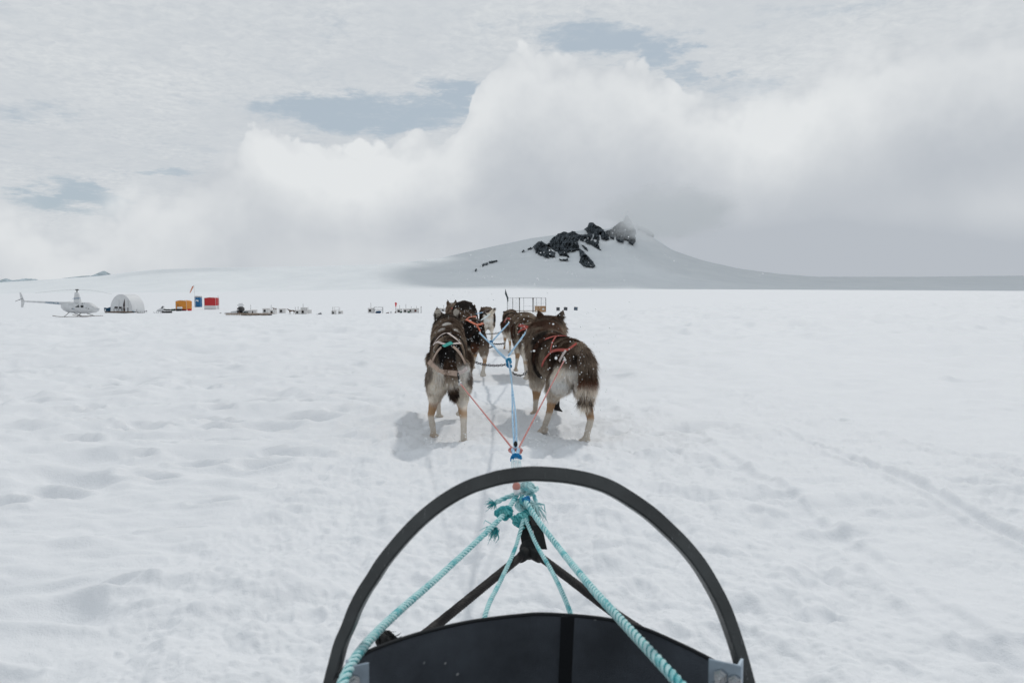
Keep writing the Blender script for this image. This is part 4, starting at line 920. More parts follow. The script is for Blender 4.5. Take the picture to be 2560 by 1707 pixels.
for i, (p, q) in enumerate(zip(hp_[6:-6:9], hp_[7:-5:9])):
    t = (q - p).normalized(); nrm = dax.cross(t); nrm = nrm if nrm.dot(cen - p) > 0 else -nrm
TOPE = [(868, 1664), (905, 1637), (960, 1612), (1060, 1580), (1180, 1553), (1300, 1538), (1370, 1535), (1500, 1545), (1600, 1568), (1700, 1610), (1790, 1655), (1850, 1690)]
def panY(px): q = (px - 1355) / 490; return 1.22 - .20 * min(1, q * q)
top = spline([P(a, b, panY(a)) for a, b in TOPE], 5)
top = [Vector((-.235, .55, .47)), Vector((-.230, .80, .475))] + top + [Vector((.300, .80, .475)), Vector((.305, .55, .47))]
mb = MB(); rows = []
for k in range(7):
    f = k / 6; rows.append([Vector((p.x + (p.x - .035) * -.10 * f, p.y + .03 * math.sin(f * 2.4) * (p.y > .9), p.z * (1 - f) + .16 * f)) for p in top])
V = [p for r in rows for p in r] + [p + Vector((0, -.004, 0)) if .9 < p.y else p + Vector((.004 if p.x < 0 else -.004, 0, 0)) for r in rows for p in r]; n = len(top); m_ = n * 7; Fc = []
for k in range(6):
    for i in range(n - 1): a = k * n + i; Fc += [(a, a + 1, a + n + 1, a + n), (m_ + a, m_ + a + n, m_ + a + n + 1, m_ + a + 1)]
for i in range(n - 1): Fc += [(i, m_ + i, m_ + i + 1, i + 1), (6 * n + i, 6 * n + i + 1, m_ + 6 * n + i + 1, m_ + 6 * n + i)]
mb._add(V, Fc); panel = sp(mb.build('front_panel', CANVAS, smooth=True, ang=50))
mb = MB(); s0 = min(range(n), key=lambda i: abs((top[i].x) - P(1424, 1537, 1.21).x)); seam = [rows[k][s0] for k in range(7)]
mb.loft([[p + Vector((-.0105, -.0065, .001)), p + Vector((.0105, -.0065, .001)), p + Vector((.0105, -.0045, .001)), p + Vector((-.0105, -.0045, .001))] for p in seam]); o = mb.build('seam', SEAMM); o.parent = panel
mb = MB(); mb.tube([p + Vector((0, -.002, .001)) for p in top], .0032, 6); o = mb.build('hem', SEAMM, smooth=True); o.parent = panel
mb = MB(); mb.box((.035, .72, .155), (.46, .95, .012)); sp(mb.build('basket_floor', PLASTIC))
for s in (-1, 1):
    X = .035 + .30 * s; mb = MB(); pts = [Vector((X, -.6, .02)), Vector((X, .5, .02)), Vector((X, 1.15, .02)), Vector((X - .02 * s, 1.40, .045)), Vector((X - .07 * s, 1.52, .12)), Vector((X - .12 * s, 1.56, .20))]
    mb.loft([[p + Vector((-.02, 0, 0)), p + Vector((.02, 0, 0)), p + Vector((.02, 0, .025)), p + Vector((-.02, 0, .025))] for p in spline(pts, 4)]); sp(mb.build('runner', PLASTIC))
    for yy in (.1, .95): mb = MB(); mb.tube([(X, yy, .03), (X - .07 * s, yy, .30)], .014, 8); sp(mb.build('stanchion', BLACKR, smooth=True))
# metal brackets that bolt the hoop to the panel
def bracket(px, py, Y, w, h, rotz, bolts, side):
    c = P(px, py, Y); mb = MB(); rt = Matrix.Rotation(rotz, 3, 'Z'); mb.box(c, (w, .003, h), rt, bev=.0008); o = sp(mb.build('bracket', GALV))
    mb = MB(); mb.box(c + rt @ Vector((side * (w / 2 - .004), .010, .0)), (.003, .018, h), rt); q = mb.build('bracket_flange', GALV); q.parent = o
    for dx, dz in bolts:
        b = c + rt @ Vector((dx, -.003, dz)); mb = MB(); ax = rt @ Vector((0, -1, 0)); mb.tube([b, b + ax * .003], .0085, 6); mb.tube([b + ax * .003, b + ax * .0085], .0065, 6); mb.tube([b + ax * .0085, b + ax * .016], .0035, 8)
        q = mb.build('bolt', STEEL); q.parent = o
bracket(1812, 1700, .935, .040, .046, -.5, [(-.004, .006), (.008, -.006), (-.008, -.010), (.013, .003)], 1)
bracket(897, 1706, .935, .026, .046, .5, [(-.008, .005), (-.003, -.008)], -1)
# nose: two black bars meeting in a cap, webbing up to the rope cluster
cap = P(1325, 1372, 2.02)
for a, b in ((P(1090, 1563, 1.62), P(930, 1690, 1.36)), (P(1545, 1538, 1.66), P(1700, 1640, 1.38))):
    mb = MB(); rope(mb, [cap, cap.lerp(a, .5), a, b], .0105, 6, pitch=.05, n=6, res=.005); sp(mb.build('nose_bar', BAR, smooth=True))
mb = MB(); mb.ball(cap + Vector((-.002, -.004, 0)), (.026, .022, .026), 14, 9); mb.tube([cap, P(1350, 1395, 1.97)], [.022, .013], 10); mb.tube([cap, P(1300, 1395, 1.97)], [.020, .013], 10); sp(mb.build('nose_cap', BLACKR, smooth=True))
mb = MB(); st_ = [P(1322, 1370, 2.01), P(1316, 1330, 2.04), P(1318, 1295, 2.07)]
mb.loft([[p + Vector((-.017, 0, 0)), p + Vector((.017, .006, 0)), p + Vector((.017, .010, 0)), p + Vector((-.017, .004, 0))] for p in st_]); mb.loft([[p + Vector((-.008 + .012, -.012, 0)), p + Vector((.018 + .012, -.016, 0)), p + Vector((.018 + .012, -.012, 0)), p + Vector((-.008 + .012, -.008, 0))] for p in (P(1338, 1368, 2.0), P(1326, 1310, 2.04), P(1318, 1285, 2.07))])
sp(mb.build('nose_strap', BLACKR))
mb = MB(); e0 = P(985, 1622, 1.30); knot(mb, P(968, 1600, 1.30), .014, .006, 4, 5); fray(mb, P(975, 1603, 1.30), P(1002, 1588, 1.30), .006, 5, 18); mb.tube([P(968, 1600, 1.3), e0 + Vector((0, .02, -.08))], .008, 8); sp(mb.build('lashing_end', BLACKR, smooth=True))

# bridle: the teal ropes between sled and gangline
bridle = empty('bridle_rope', P(1300, 1260, 2.1), 0, 'teal and white bridle ropes knotted together in front of the sled', 'rope')
def bp(o): o.parent = bridle; o.matrix_parent_inverse = Matrix.Translation(-Vector(bridle.location)); return o
for pts, r in (([(1292, 1238, 2.14), (1262, 1283, 2.0), (1200, 1345, 1.82), (1100, 1438, 1.55), (1000, 1525, 1.27), (925, 1598, 1.07), (872, 1672, .93), (838, 1760, .85)], .0068),
               ([(1305, 1240, 2.14), (1345, 1300, 1.98), (1400, 1372, 1.78), (1470, 1458, 1.42), (1545, 1542, 1.18), (1622, 1625, 1.02), (1700, 1710, .90), (1760, 1780, .83)], .0074),
               ([(1308, 1300, 2.04), (1288, 1370, 1.93), (1252, 1450, 1.74), (1222, 1510, 1.56), (1205, 1570, 1.46)], .0052),
               ([(1314, 1298, 2.04), (1342, 1362, 1.90), (1380, 1428, 1.74), (1412, 1495, 1.56), (1440, 1570, 1.44)], .0052)):
    mb = MB(); rope(mb, [P(*q) for q in pts], r, 3, n=7); ro = bp(mb.build('rope', RT, smooth=True)); mb = MB(); rope(mb, [P(*q) for q in pts], r, 3, n=4, tracer=True); q_ = mb.build('tracer_yarn', RTD, smooth=True); q_.parent = ro
mb = MB(); rope(mb, [P(1298, 1232, 2.15), P(1262, 1245, 2.13), P(1228, 1262, 2.10)], .007, 3, n=6); bp(mb.build('rope', RT, smooth=True))
mb = MB(); fray(mb, P(1236, 1258, 2.10), P(1218, 1266, 2.09), .006, 7, 44); bp(mb.build('frayed_end', RTD))
mb = MB(); rope(mb, [P(1330, 1225, 2.16), P(1342, 1262, 2.12), P(1345, 1300, 2.08)], .006, 3); fray(mb, P(1340, 1262, 2.1), P(1357, 1302, 2.08), .010, 8, 30); bp(mb.build('frayed_end', RT, smooth=True))
mb = MB(); fray(mb, P(1235, 1315, 1.93), P(1212, 1331, 1.9), .007, 9, 40); fray(mb, P(1240, 1320, 1.92), P(1226, 1346, 1.9), .006, 10, 36, .4); bp(mb.build('frayed_end', RTD))
mb = MB(); knot(mb, P(1258, 1284, 2.0), .019, .0062, 3, 6); bp(mb.build('knot', RTD, smooth=True))
mb = MB(); knot(mb, P(1300, 1300, 2.06), .020, .0050, 5, 7); knot(mb, P(1320, 1290, 2.08), .018, .0045, 6, 5); bp(mb.build('knot', RTD, smooth=True))
mb = MB(); knot(mb, P(1312, 1262, 2.12), .022, .0048, 8, 7); knot(mb, P(1322, 1220, 2.16), .020, .0050, 9, 7); bp(mb.build('knot', RT, smooth=True))
mb = MB(); knot(mb, P(1316, 1248, 2.11), .010, .0040, 12, 3); bp(mb.build('knot', RBD, smooth=True))
mb = MB(); mb.ball(P(1291, 1216, 2.13), (.011, .011, .013), 12, 8); bp(mb.build('toggle', mat('pink_toggle', (.52, .22, .18), .5), smooth=True))
mb = MB(); mb.tube([P(1291, 1224, 2.12), P(1291, 1236, 2.12)], [.009, .006], 8); bp(mb.build('toggle_cap', mat('white_plastic', (.75, .76, .78), .4), smooth=True))

# gangline with tug lines and neck chains
J1 = P(1289, 1122, 2.72); J2 = P(1271, 902, 6.35); J3 = P(1228, 856, 9.6); J4 = P(1196, 832, 12.9)
gang = empty('gangline', J1, 0, 'light blue gangline running forward between the dogs', 'rope')
def gp(o): o.parent = gang; o.matrix_parent_inverse = Matrix.Translation(-Vector(gang.location)); return o
for dx in (-.007, 0, .007):
    mb = MB(); rope(mb, [P(1300, 1235, 2.15) + Vector((dx, 0, 0)), P(1292, 1190, 2.33) + Vector((dx * 1.6, 0, 0)), P(1290, 1150, 2.55) + Vector((dx * 1.6, 0, 0))], .0048, 3); gp(mb.build('main_line', RW, smooth=True))
mb = MB(); c = P(1290, 1140, 2.58); rope(mb, [P(1281, 1151, 2.56), P(1281, 1142, 2.575), P(1288, 1137, 2.57), P(1297, 1139, 2.575), P(1302, 1147, 2.57)], .0075, 3); gp(mb.build('knot', RBD, smooth=True))
for dx in (-.011, .010):
    mb = MB(); rope(mb, [c + Vector((dx * .3, 0, -.004)), J1 + Vector((dx, 0, 0))], .006, 3); gp(mb.build('main_line', RB, smooth=True))
for a in (-.0035, .0035):
    mb = MB(); rope(mb, [J1 + Vector((a, 0, 0)), P(1286, 1050, 3.4) + Vector((a * 2, 0, 0)), P(1282, 990, 4.3) + Vector((a, 0, 0)), P(1277, 935, 5.6) + Vector((-a, 0, 0)), J2], .0045, 3, pitch=.07, n=5); gp(mb.build('main_line', RB, smooth=True))
for a in (-.006, .006):
    mb = MB(); rope(mb, [J2 + Vector((a, 0, 0)), J2.lerp(J3, .5) + Vector((a, 0, -.015)), J3], .007, 3, pitch=.09, n=5); gp(mb.build('main_line', RB, smooth=True))
mb = MB(); rope(mb, [J3, J3.lerp(J4, .5) + Vector((0, 0, -.02)), J4, P(1180, 812, 16.0)], .008, 2, pitch=.12, n=5); gp(mb.build('main_line', RB, smooth=True))
for J, s, r in ((J2, .022, .007), (J2 + Vector((.003, -.08, -.03)), .020, .006), (J3, .022, .008)):
    mb = MB(); knot(mb, J, s, r, int(J.y * 10), 5); gp(mb.build('knot', RBD, smooth=True))
def tug(a, b, m, r=.0036, name='tug_line', sag=.0):
    mb = MB(); rope(mb, [a, a.lerp(b, .5) + Vector((0, 0, -sag)), b], r, 2, pitch=.05, n=5); return gp(mb.build(name, m, smooth=True))
def clip(p, d, s=1.0):
    """snap hook: a ring, a swivel and a hook body"""
    p = Vector(p); d = Vector(d).normalized(); mb = MB(); u = d.cross(Vector((0, 1, 0))).normalized(); ring = [p + d * (.018 * s) * math.cos(t) + u * (.012 * s) * math.sin(t) for t in [i * math.pi / 6 for i in range(13)]]
    mb.tube(ring, .003 * s, 6); mb.tube([p - d * .018 * s, p - d * .045 * s], .0055 * s, 8); mb.ball(p - d * .05 * s, .008 * s, 8, 6); return gp(mb.build('snap_hook', STEEL, smooth=True))
c1 = P(1150, 958, 4.62); tug(J1 + Vector((-.012, 0, .004)), c1, RR); clip(c1 + (c1 - J1).normalized() * .04, c1 - J1, 1.3)
c2 = P(1411, 900, 4.68); tug(J1 + Vector((.012, 0, .004)), c2, RR); clip(c2 + (c2 - J1).normalized() * .04, c2 - J1, 1.1)
sk, _n = skin_hit('L1', 1050 + 342 / 4.125, 750 + 758 / 4.125, .045); mb = MB(); mb.tube([c1 + (c1 - J1).normalized() * .06, (c1 + sk) / 2 + Vector((0, -.03, .01)), sk], .006, 6); gp(mb.build('tug_loop', BLACKR, smooth=True))
for dx in (-.013, .012): mb = MB(); knot(mb, J1 + Vector((dx, -.005, -.004)), .009, .0050, 5 if dx > 0 else 6, 4); gp(mb.build('knot', RR, smooth=True))
mb = MB(); mb.ball(J1 + Vector((.0, -.004, .018)), (.007, .006, .011), 8, 6); gp(mb.build('shackle', BLACKR, smooth=True))
c3 = P(1199, 832, 8.22); tug(J2, c3, RB, .008); clip(c3, c3 - J2, 1.3)
c4 = P(1318, 826, 8.20); tug(J2 + Vector((0, .25, .02)), c4, RB, .008); clip(c4, c4 - J2, 1.3)
c5 = P(1273, 806, 11.5); tug(J3, c5, RB, .010); clip(c5, c5 - J3, 1.4)
c6 = P(1225, 785, 15.5); tug(P(1203, 800, 14.3), c6, RW, .010); c7 = P(1206, 781, 15.6); tug(P(1188, 785, 15.3), c7, RB, .009)
CHAIN = mat('chain_steel', (.10, .10, .105), .4, .8)
def chain(a, b, sag, L=.030, r=.0027):
    a, b = Vector(a), Vector(b); pts = resample([a.lerp(b, t / 20) + Vector((0, 0, -4 * sag * (t / 20) * (1 - t / 20))) for t in range(21)], L * .74); mb = MB()
    for i in range(len(pts) - 1):
        c = (pts[i] + pts[i + 1]) / 2; d = (pts[i + 1] - pts[i]).normalized(); w = d.cross(Vector((0, 0, 1))).normalized(); v = w.cross(d)
        u = (v if i % 2 else w) * .85 + (w if i % 2 else -v) * .5
        mb.tube([c + d * (L / 2) * math.copysign(abs(math.cos(t)) ** .7, math.cos(t)) + u * (L * .30) * math.sin(t) for t in [k * math.pi / 5 for k in range(11)]], r, 5, cap=False)
    return gp(mb.build('neck_chain', CHAIN, smooth=True))
K = J2 + Vector((.002, -.05, -.02))
chain(K, P(1165, 896, 5.95), .03); chain(P(1279, 930, 6.2), P(1305, 938, 6.05), .01); chain(P(1305, 938, 6.05), P(1345, 893, 5.9), .02)
chain(J3 + Vector((0, 0, -.01)), P(1262, 858, 9.3), .01, .034, .003); chain(J3.lerp(J2, .25), P(1205, 872, 9.1), .01, .034, .003); chain(J4, P(1262, 828, 12.6), .03, .040, .0035)
# ------------------------------------------------------------ the camp on the plain
def M_(name, c, r=.7, v=.12, **k): return mat(name, c, r, var=v, vscale=k.pop('vscale', 3), **k)
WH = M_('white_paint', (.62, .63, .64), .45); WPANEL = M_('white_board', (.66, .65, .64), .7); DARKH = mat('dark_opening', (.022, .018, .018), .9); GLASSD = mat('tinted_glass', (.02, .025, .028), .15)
GLASSL = mat('pale_window', (.50, .54, .56), .2); BLUE = mat('blue_stripe', (.04, .16, .28), .5); SKIB = mat('brown_ski', (.085, .05, .035), .6, var=.2); BLK = mat('matte_black', (.02, .02, .022), .7)
GREYM = mat('grey_metal', (.20, .21, .22), .5, .5); ORANGE = M_('orange_cloth', (.60, .235, .035), .75); REDC = M_('red_cloth', (.48, .03, .035), .7); BLUEP = M_('blue_plastic', (.008, .12, .28), .5); PLY = M_('plywood', (.40, .24, .13), .75, .25, vscale=2)
PLANK = M_('weathered_plank', (.24, .17, .125), .8, .35); TENTW = M_('white_vinyl', (.70, .71, .72), .6, .05); DGREEN = mat('dark_green', (.02, .07, .045), .7); BROWNF = M_('brown_fur', (.085, .042, .022), .9, .4, vscale=9); REDB = mat('bright_red', (.60, .02, .02), .5)
def base(px, Y, sink=.04):
    p = P(px, 760, Y); return Vector((p.x, Y, ground_full(p.x, Y) - sink))
def thing(name, px, Y, label, cat, group=None, rz=0.0, sink=.04): return empty(name, base(px, Y, sink), rz, label, cat, group)
def ring(cx, cy, cz, hy, hz, ax='x', n=14, sq=.8):
    r = []
    for k in range(n):
        a = 2 * math.pi * k / n; c, s = math.cos(a), math.sin(a); c = math.copysign(abs(c) ** sq, c); s = math.copysign(abs(s) ** sq, s)
        r.append(Vector((cx, cy + hy * c, cz + hz * s)) if ax == 'x' else Vector((cx + hy * c, cy, cz + hz * s)))
    return r
def text_mesh(txt, size, m, parent, loc, rot, name='lettering', shear=0, sx=1.0):
    cu = bpy.data.curves.new(name, 'FONT'); cu.body = txt; cu.size = size; cu.extrude = .004; cu.shear = shear; cu.align_x = 'CENTER'; cu.align_y = 'CENTER'; cu.resolution_u = 2
    o = bpy.data.objects.new(name, cu); COL.objects.link(o); dg = bpy.context.evaluated_depsgraph_get(); dg.update()
    me = bpy.data.meshes.new_from_object(o.evaluated_get(dg)); bpy.data.objects.remove(o); me.materials.clear(); me.materials.append(m)
    q = bpy.data.objects.new(name, me); COL.objects.link(q); q.parent = parent; q.location = loc; q.rotation_euler = rot; q.scale = (sx, 1, 1); return q

def helicopter():
    k = 95 / F * 1.0; t = thing('helicopter', 194, 95, 'white helicopter with a blue stripe parked on brown skids', 'helicopter', sink=.02)
    X = lambda cx: ((cx / 5.88) - 194) * k; Z = lambda cy: (795 - (640 + cy / 5.88)) * k
    # body as a loft along x:  (crop x, top, bottom, half width)
    st = [(905, 742, 748, .10), (920, 728, 790, .40), (945, 718, 818, .50), (1000, 706, 848, .58), (1060, 702, 856, .62), (1130, 699, 861, .64), (1200, 698, 864, .64), (1290, 699, 863, .63), (1330, 706, 860, .60), (1375, 735, 854, .52), (1410, 762, 845, .42), (1440, 776, 830, .27), (1458, 790, 806, .08)]
    mb = MB(); mb.loft([ring(X(a), 0, (Z(b) + Z(c)) / 2, w, (Z(b) - Z(c)) / 2, n=18, sq=.75) for a, b, c, w in st]); mb.build('fuselage', WH, t, True, 40)
    mb = MB(); mb.loft([ring(X(a), 0, Z(c), w, w, n=10, sq=1) for a, c, w in ((1060, 722, .26), (930, 718, .20), (700, 702, .135), (350, 686, .07))]); mb.build('tail_boom', WH, t, True)
    mb = MB(); mb.prism([(X(315), Z(688)), (X(365), Z(688)), (X(316), Z(555)), (X(294), Z(556))], -.03, .03); mb.prism([(X(315), Z(685)), (X(366), Z(685)), (X(338), Z(775)), (X(309), Z(776))], -.03, .03); mb.build('tail_fin', WH, t)
    mb = MB(); mb.tube([(X(300), -.06, Z(663)), (X(300), -.20, Z(663))], .05, 8); mb.box((X(300), -.2, Z(663)), (.06, .015, 1.0), Matrix.Rotation(1.2, 3, 'Y')); mb.build('tail_rotor', GREYM, t)
    mb = MB(); mb.loft([[Vector((X(a), -w, Z(z))), Vector((X((a + b) / 2), -w * 1.3, Z(z))), Vector((X(b), -w, Z(z))), Vector((X(b), w, Z(z))), Vector((X((a + b) / 2), w * 1.3, Z(z))), Vector((X(a), w, Z(z)))] for a, b, z, w in ((1093, 1190, 712, .20), (1098, 1180, 660, .17), (1110, 1155, 555, .10))]); mast = mb.build('rotor_mast', WH, t)
    text_mesh('raven', .34, BLUE, mast, (X(1140), -.215, Z(640)), (R(90), R(-6), 0), shear=.3, sx=1.25)
    mb = MB(); mb.tube([(X(1138), 0, Z(555)), (X(1138), 0, Z(512))], .06, 8); mb.ball((X(1140), 0, Z(516)), (.27, .10, .07), 12, 6); mb.build('rotor_hub', BLK, t, True)
    for pts in ([(1105, 518), (960, 519), (760, 538), (530, 562)], [(1172, 519), (1330, 524), (1500, 548), (1650, 582)]):
        mb = MB(); mb.tube([(X(a), 0, Z(b)) for a, b in pts], [.028, .026, .024, .018], 6, flat=.35, up=(0, 0, 1)); mb.build('rotor_blade', GREYM, t)
    def pane(poly, m, name='window', off=.012):
        out = []
        for s in (-1, 1):
            mb = MB(); V = []
            for a, b in poly:
                # follow the side of the body
                xs = [q[0] for q in st]; w = np.interp(a, xs, [q[3] for q in st]); tp = np.interp(a, xs, [q[1] for q in st]); bt = np.interp(a, xs, [q[2] for q in st]); u = abs((b - (tp + bt) / 2) / ((bt - tp) / 2)); u = min(u, .98)
                y = w * (1 - u ** (2 / .75)) ** (.75 / 2); V.append(Vector((X(a), s * (y + off), Z(b))))
            n = len(V); mb._add(V + [v - Vector((0, s * .03, 0)) for v in V], [tuple(range(n)), tuple(range(2 * n - 1, n - 1, -1))] + [(i, i + n, (i + 1) % n + n, (i + 1) % n) for i in range(n)]); out.append(mb.build(name, m, t))
        return out
    pane([(1142, 714), (1188, 714), (1196, 740), (1208, 772), (1150, 770)], GLASSD); pane([(1212, 712), (1262, 714), (1284, 776), (1222, 774)], GLASSL); pane([(1264, 712), (1272, 710), (1312, 782), (1298, 780)], BLK, 'door_post', .016)
    pane([(1278, 712), (1300, 708), (1335, 714), (1388, 778), (1318, 786)], GLASSL); pane([(1225, 744), (1260, 742), (1268, 752), (1262, 776), (1228, 774)], BLK, 'seat', .018); pane([(1232, 714), (1254, 714), (1250, 722), (1236, 722)], BLK, 'headset', .018)
    pane([(1332, 786), (1392, 764), (1412, 764), (1440, 780), (1452, 792), (1448, 802), (1336, 798)], GLASSD, 'nose_window')
    pane([(918, 782), (1120, 788), (1446, 806), (1446, 811), (1120, 796), (920, 794)], BLUE, 'stripe')
    pane([(1095, 784), (1108, 784), (1108, 798), (1095, 798)], BLK, 'fuel_cap', .02); pane([(1000, 838), (1030, 832), (1120, 834), (1125, 848), (1010, 848)], GREYM, 'exhaust_panel')
    text_mesh('N474CR', .34, BLUE, t, (X(785), -.20, Z(711)), (R(90), R(3.5), 0), name='registration', sx=1.35)
    for s, x0, x1 in ((-1, 842, 1402), (1, 992, 1440)):
        yy = s * 1.05; mb = MB(); zz = 903 if s < 0 else 899
        mb.loft([[Vector((X(a), yy - .07, Z(c))), Vector((X(a), yy + .07, Z(c))), Vector((X(a), yy + .07, Z(c) + .055)), Vector((X(a), yy - .07, Z(c) + .055))] for a, c in ((x0, zz - 7), (x0 + 50, zz + 2), (x0 + 120, zz + 8), (x1 - 60, zz + 7), (x1, zz + 4))]); mb.build('skid', SKIB, t)
    for xt, xb in ((1035, 1010), (1215, 1196)):
        for s in (-1, 1): mb = MB(); mb.tube([(X(xt), s * .35, Z(850)), (X(xb if s < 0 else xb + 120), s * 1.05, Z(905))], .035, 6); mb.build('skid_strut', BLK, t)
helicopter()

def barrel_tent():
    t = thing('dome_tent', 303, 115, 'white barrel shaped tent with an open dark door slit on a wooden deck', 'tent', rz=R(-14), sink=.0); r = 1.86; hh = 2.58; L = 2.6; n = 24
    arc = [(math.cos(a) * r, math.sin(a) ** .9 * hh) for a in [math.pi * k / n for k in range(n + 1)]]
    mb = MB(); mb.loft([[Vector((x * (1 + .02 * (j % 2)), j * L / 8, z * (1 + .012 * (j % 2)))) for x, z in arc] for j in range(9)], cap=False); mb.build('roof_skin', TENTW, t, True)
    # front wall with a pointed opening cut out of it
    door = [(.62, 0), (.62, .5), (.62, 1.2), (.62, 1.85), (.60, 2.0), (.48, 1.7), (.33, 1.2), (.30, .9), (.30, .4), (.34, 0)]
    mb = MB(); out = [(x, z) for x, z in arc]; right = [p for p in out if p[0] > .62]; left = [p for p in out if p[0] <= .60]
    polyR = right + [(.62, hh * .93), (.62, 0)]; polyL = [(.34, 0), (.30, .4), (.30, .9), (.33, 1.2), (.48, 1.7), (.60, 2.0), (.62, 2.02), (.62, hh * .935)] + left
    mb.prism([(x, z) for x, z in polyR], .0, .03); mb.prism(polyL, .0, .03); mb.build('front_wall', TENTW, t)
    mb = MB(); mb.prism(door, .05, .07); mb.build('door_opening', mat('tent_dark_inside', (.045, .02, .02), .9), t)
    mb = MB(); mb.prism(arc, L - .03, L); mb.build('rear_wall', TENTW, t)
    for x in (-.35, .62, 1.2): mb = MB(); mb.box((x, -.012, .9), (.02, .01, 1.7)); mb.build('seam', GREYM, t)
    mb = MB(); mb.tube([(x, -.01, z) for x, z in arc], .03, 6); mb.build('rim', TENTW, t, True)
    d = thing('wooden_deck', 301, 112.3, 'low weathered wooden deck in front of the white barrel tent', 'deck', rz=R(-4), sink=-.02); mb = MB()
    for i in range(9): mb.box((0, -.9 + i * .21, .13), (3.55, .19, .05))
    mb.build('planks', PLANK, d); mb = MB()
    for x in (-1.6, -.5, .6, 1.6): mb.box((x, 0, .04), (.14, 1.8, .13))
    mb.box((0, -.98, .06), (3.4, .05, .10)); mb.build('joists', DARKH, d)
    # furniture on the deck
    for px in (288.5, 299.5):
        c = thing('folding_chair', px, 112.0, 'left grey folding bench seat on the wooden deck' if px < 290 else 'right grey folding bench seat on the wooden deck, nearer the tent door', 'chair', 'folding seats on the tent deck', sink=-.17); mb = MB()
        mb.box((0, 0, .30), (.44, .4, .05)); mb.build('seat', GREYM, c); mb = MB(); mb.box((0, .2, .55), (.46, .05, .26)); mb.build('backrest', DARKH, c)
        for x in (-.2, .2): mb = MB(); mb.tube([(x, -.2, .0), (x, .2, .62)], .02, 6); mb.tube([(x, .2, .0), (x, -.2, .36)], .02, 6); mb.build('leg', GREYM, c)
    s = thing('plank_bench', 312, 112.2, 'pale plank shelf across the tent door opening', 'bench', sink=-.17); mb = MB(); mb.box((0, 0, .62), (.95, .28, .05)); mb.build('top', TENTW, s)
    for x in (-.4, .4): mb = MB(); mb.box((x, 0, .3), (.04, .24, .6)); mb.build('leg', GREYM, s)
    c = thing('camp_chair', 268, 112.2, 'blue covered camp chair at the left end of the tent deck', 'chair', sink=-.17, rz=.4); mb = MB(); mb.prism([(-.38, .0), (.36, .0), (.42, .62), (.28, .60), (-.02, .48), (-.30, .55), (-.42, .50)], -.25, .25); mb.build('cover', M_('navy_cover', (.01, .06, .12), .8), c)
    mb = MB(); mb.prism([(-.36, .06), (-.20, .06), (-.16, .30), (-.30, .34)], -.29, -.25); mb.build('side_pocket', TENTW, c)
    c = thing('water_jug', 333, 112.8, 'pale blue water jug standing right of the tent deck', 'jug'); mb = MB(); mb.box((0, 0, .19), (.32, .25, .36), bev=.06); mb.build('body', mat('pale_blue_plastic', (.30, .44, .55), .35), c); mb = MB(); mb.tube([(-.06, 0, .37), (-.06, 0, .43)], .05, 8); mb.build('cap', TENTW, c)
barrel_tent()

def sled_small(px, Y, label, L=1.6, h=.5, rz=0.0, m=GREYM, group=None):
    t = thing('small_sled', px, Y, label, 'sled', group, rz=rz); 
    for y in (-.25, .25): mb = MB(); mb.tube(spline([(-L / 2, y, .05), (L * .3, y, .05), (L / 2, y, .16), (L / 2 - .03, y, .32)], 4), .025, 6); mb.build('runner', m, t, True)
    mb = MB(); mb.tube(spline([(L / 2 - .03, -.25, .32), (L / 2 + .12, 0, .34), (L / 2 - .03, .25, .32)], 4), .025, 6); mb.build('brush_bow', m, t, True)
    mb = MB()
    for x in (-L * .35, 0, L * .25):
        for y in (-.25, .25): mb.tube([(x, y, .05), (x, y * .8, .26)], .018, 5)
        mb.tube([(x, -.2, .26), (x, .2, .26)], .018, 5)
    mb.build('stanchions', m, t); mb = MB(); mb.box((-.05, 0, .27), (L * .75, .4, .03)); mb.build('bed', TENTW, t)
    mb = MB(); mb.tube(spline([(-L * .4, -.2, .2), (-L * .48, -.2, h + .15), (-L * .48, .2, h + .15), (-L * .4, .2, .2)], 4), .02, 6); mb.build('handlebar', m, t, True); return t
sled_small(351, 112, 'small grey dog sled parked beside the white barrel tent', 1.1, .35, 0.2)
t = thing('snow_marker', 366, 113, 'tiny dark marker stuck in the snow right of the small grey sled', 'marker'); mb = MB(); mb.tube([(0, 0, -.1), (0, 0, .30)], .03, 6); mb.box((0, 0, .25), (.12, .05, .14)); mb.build('body', GREYM, t)

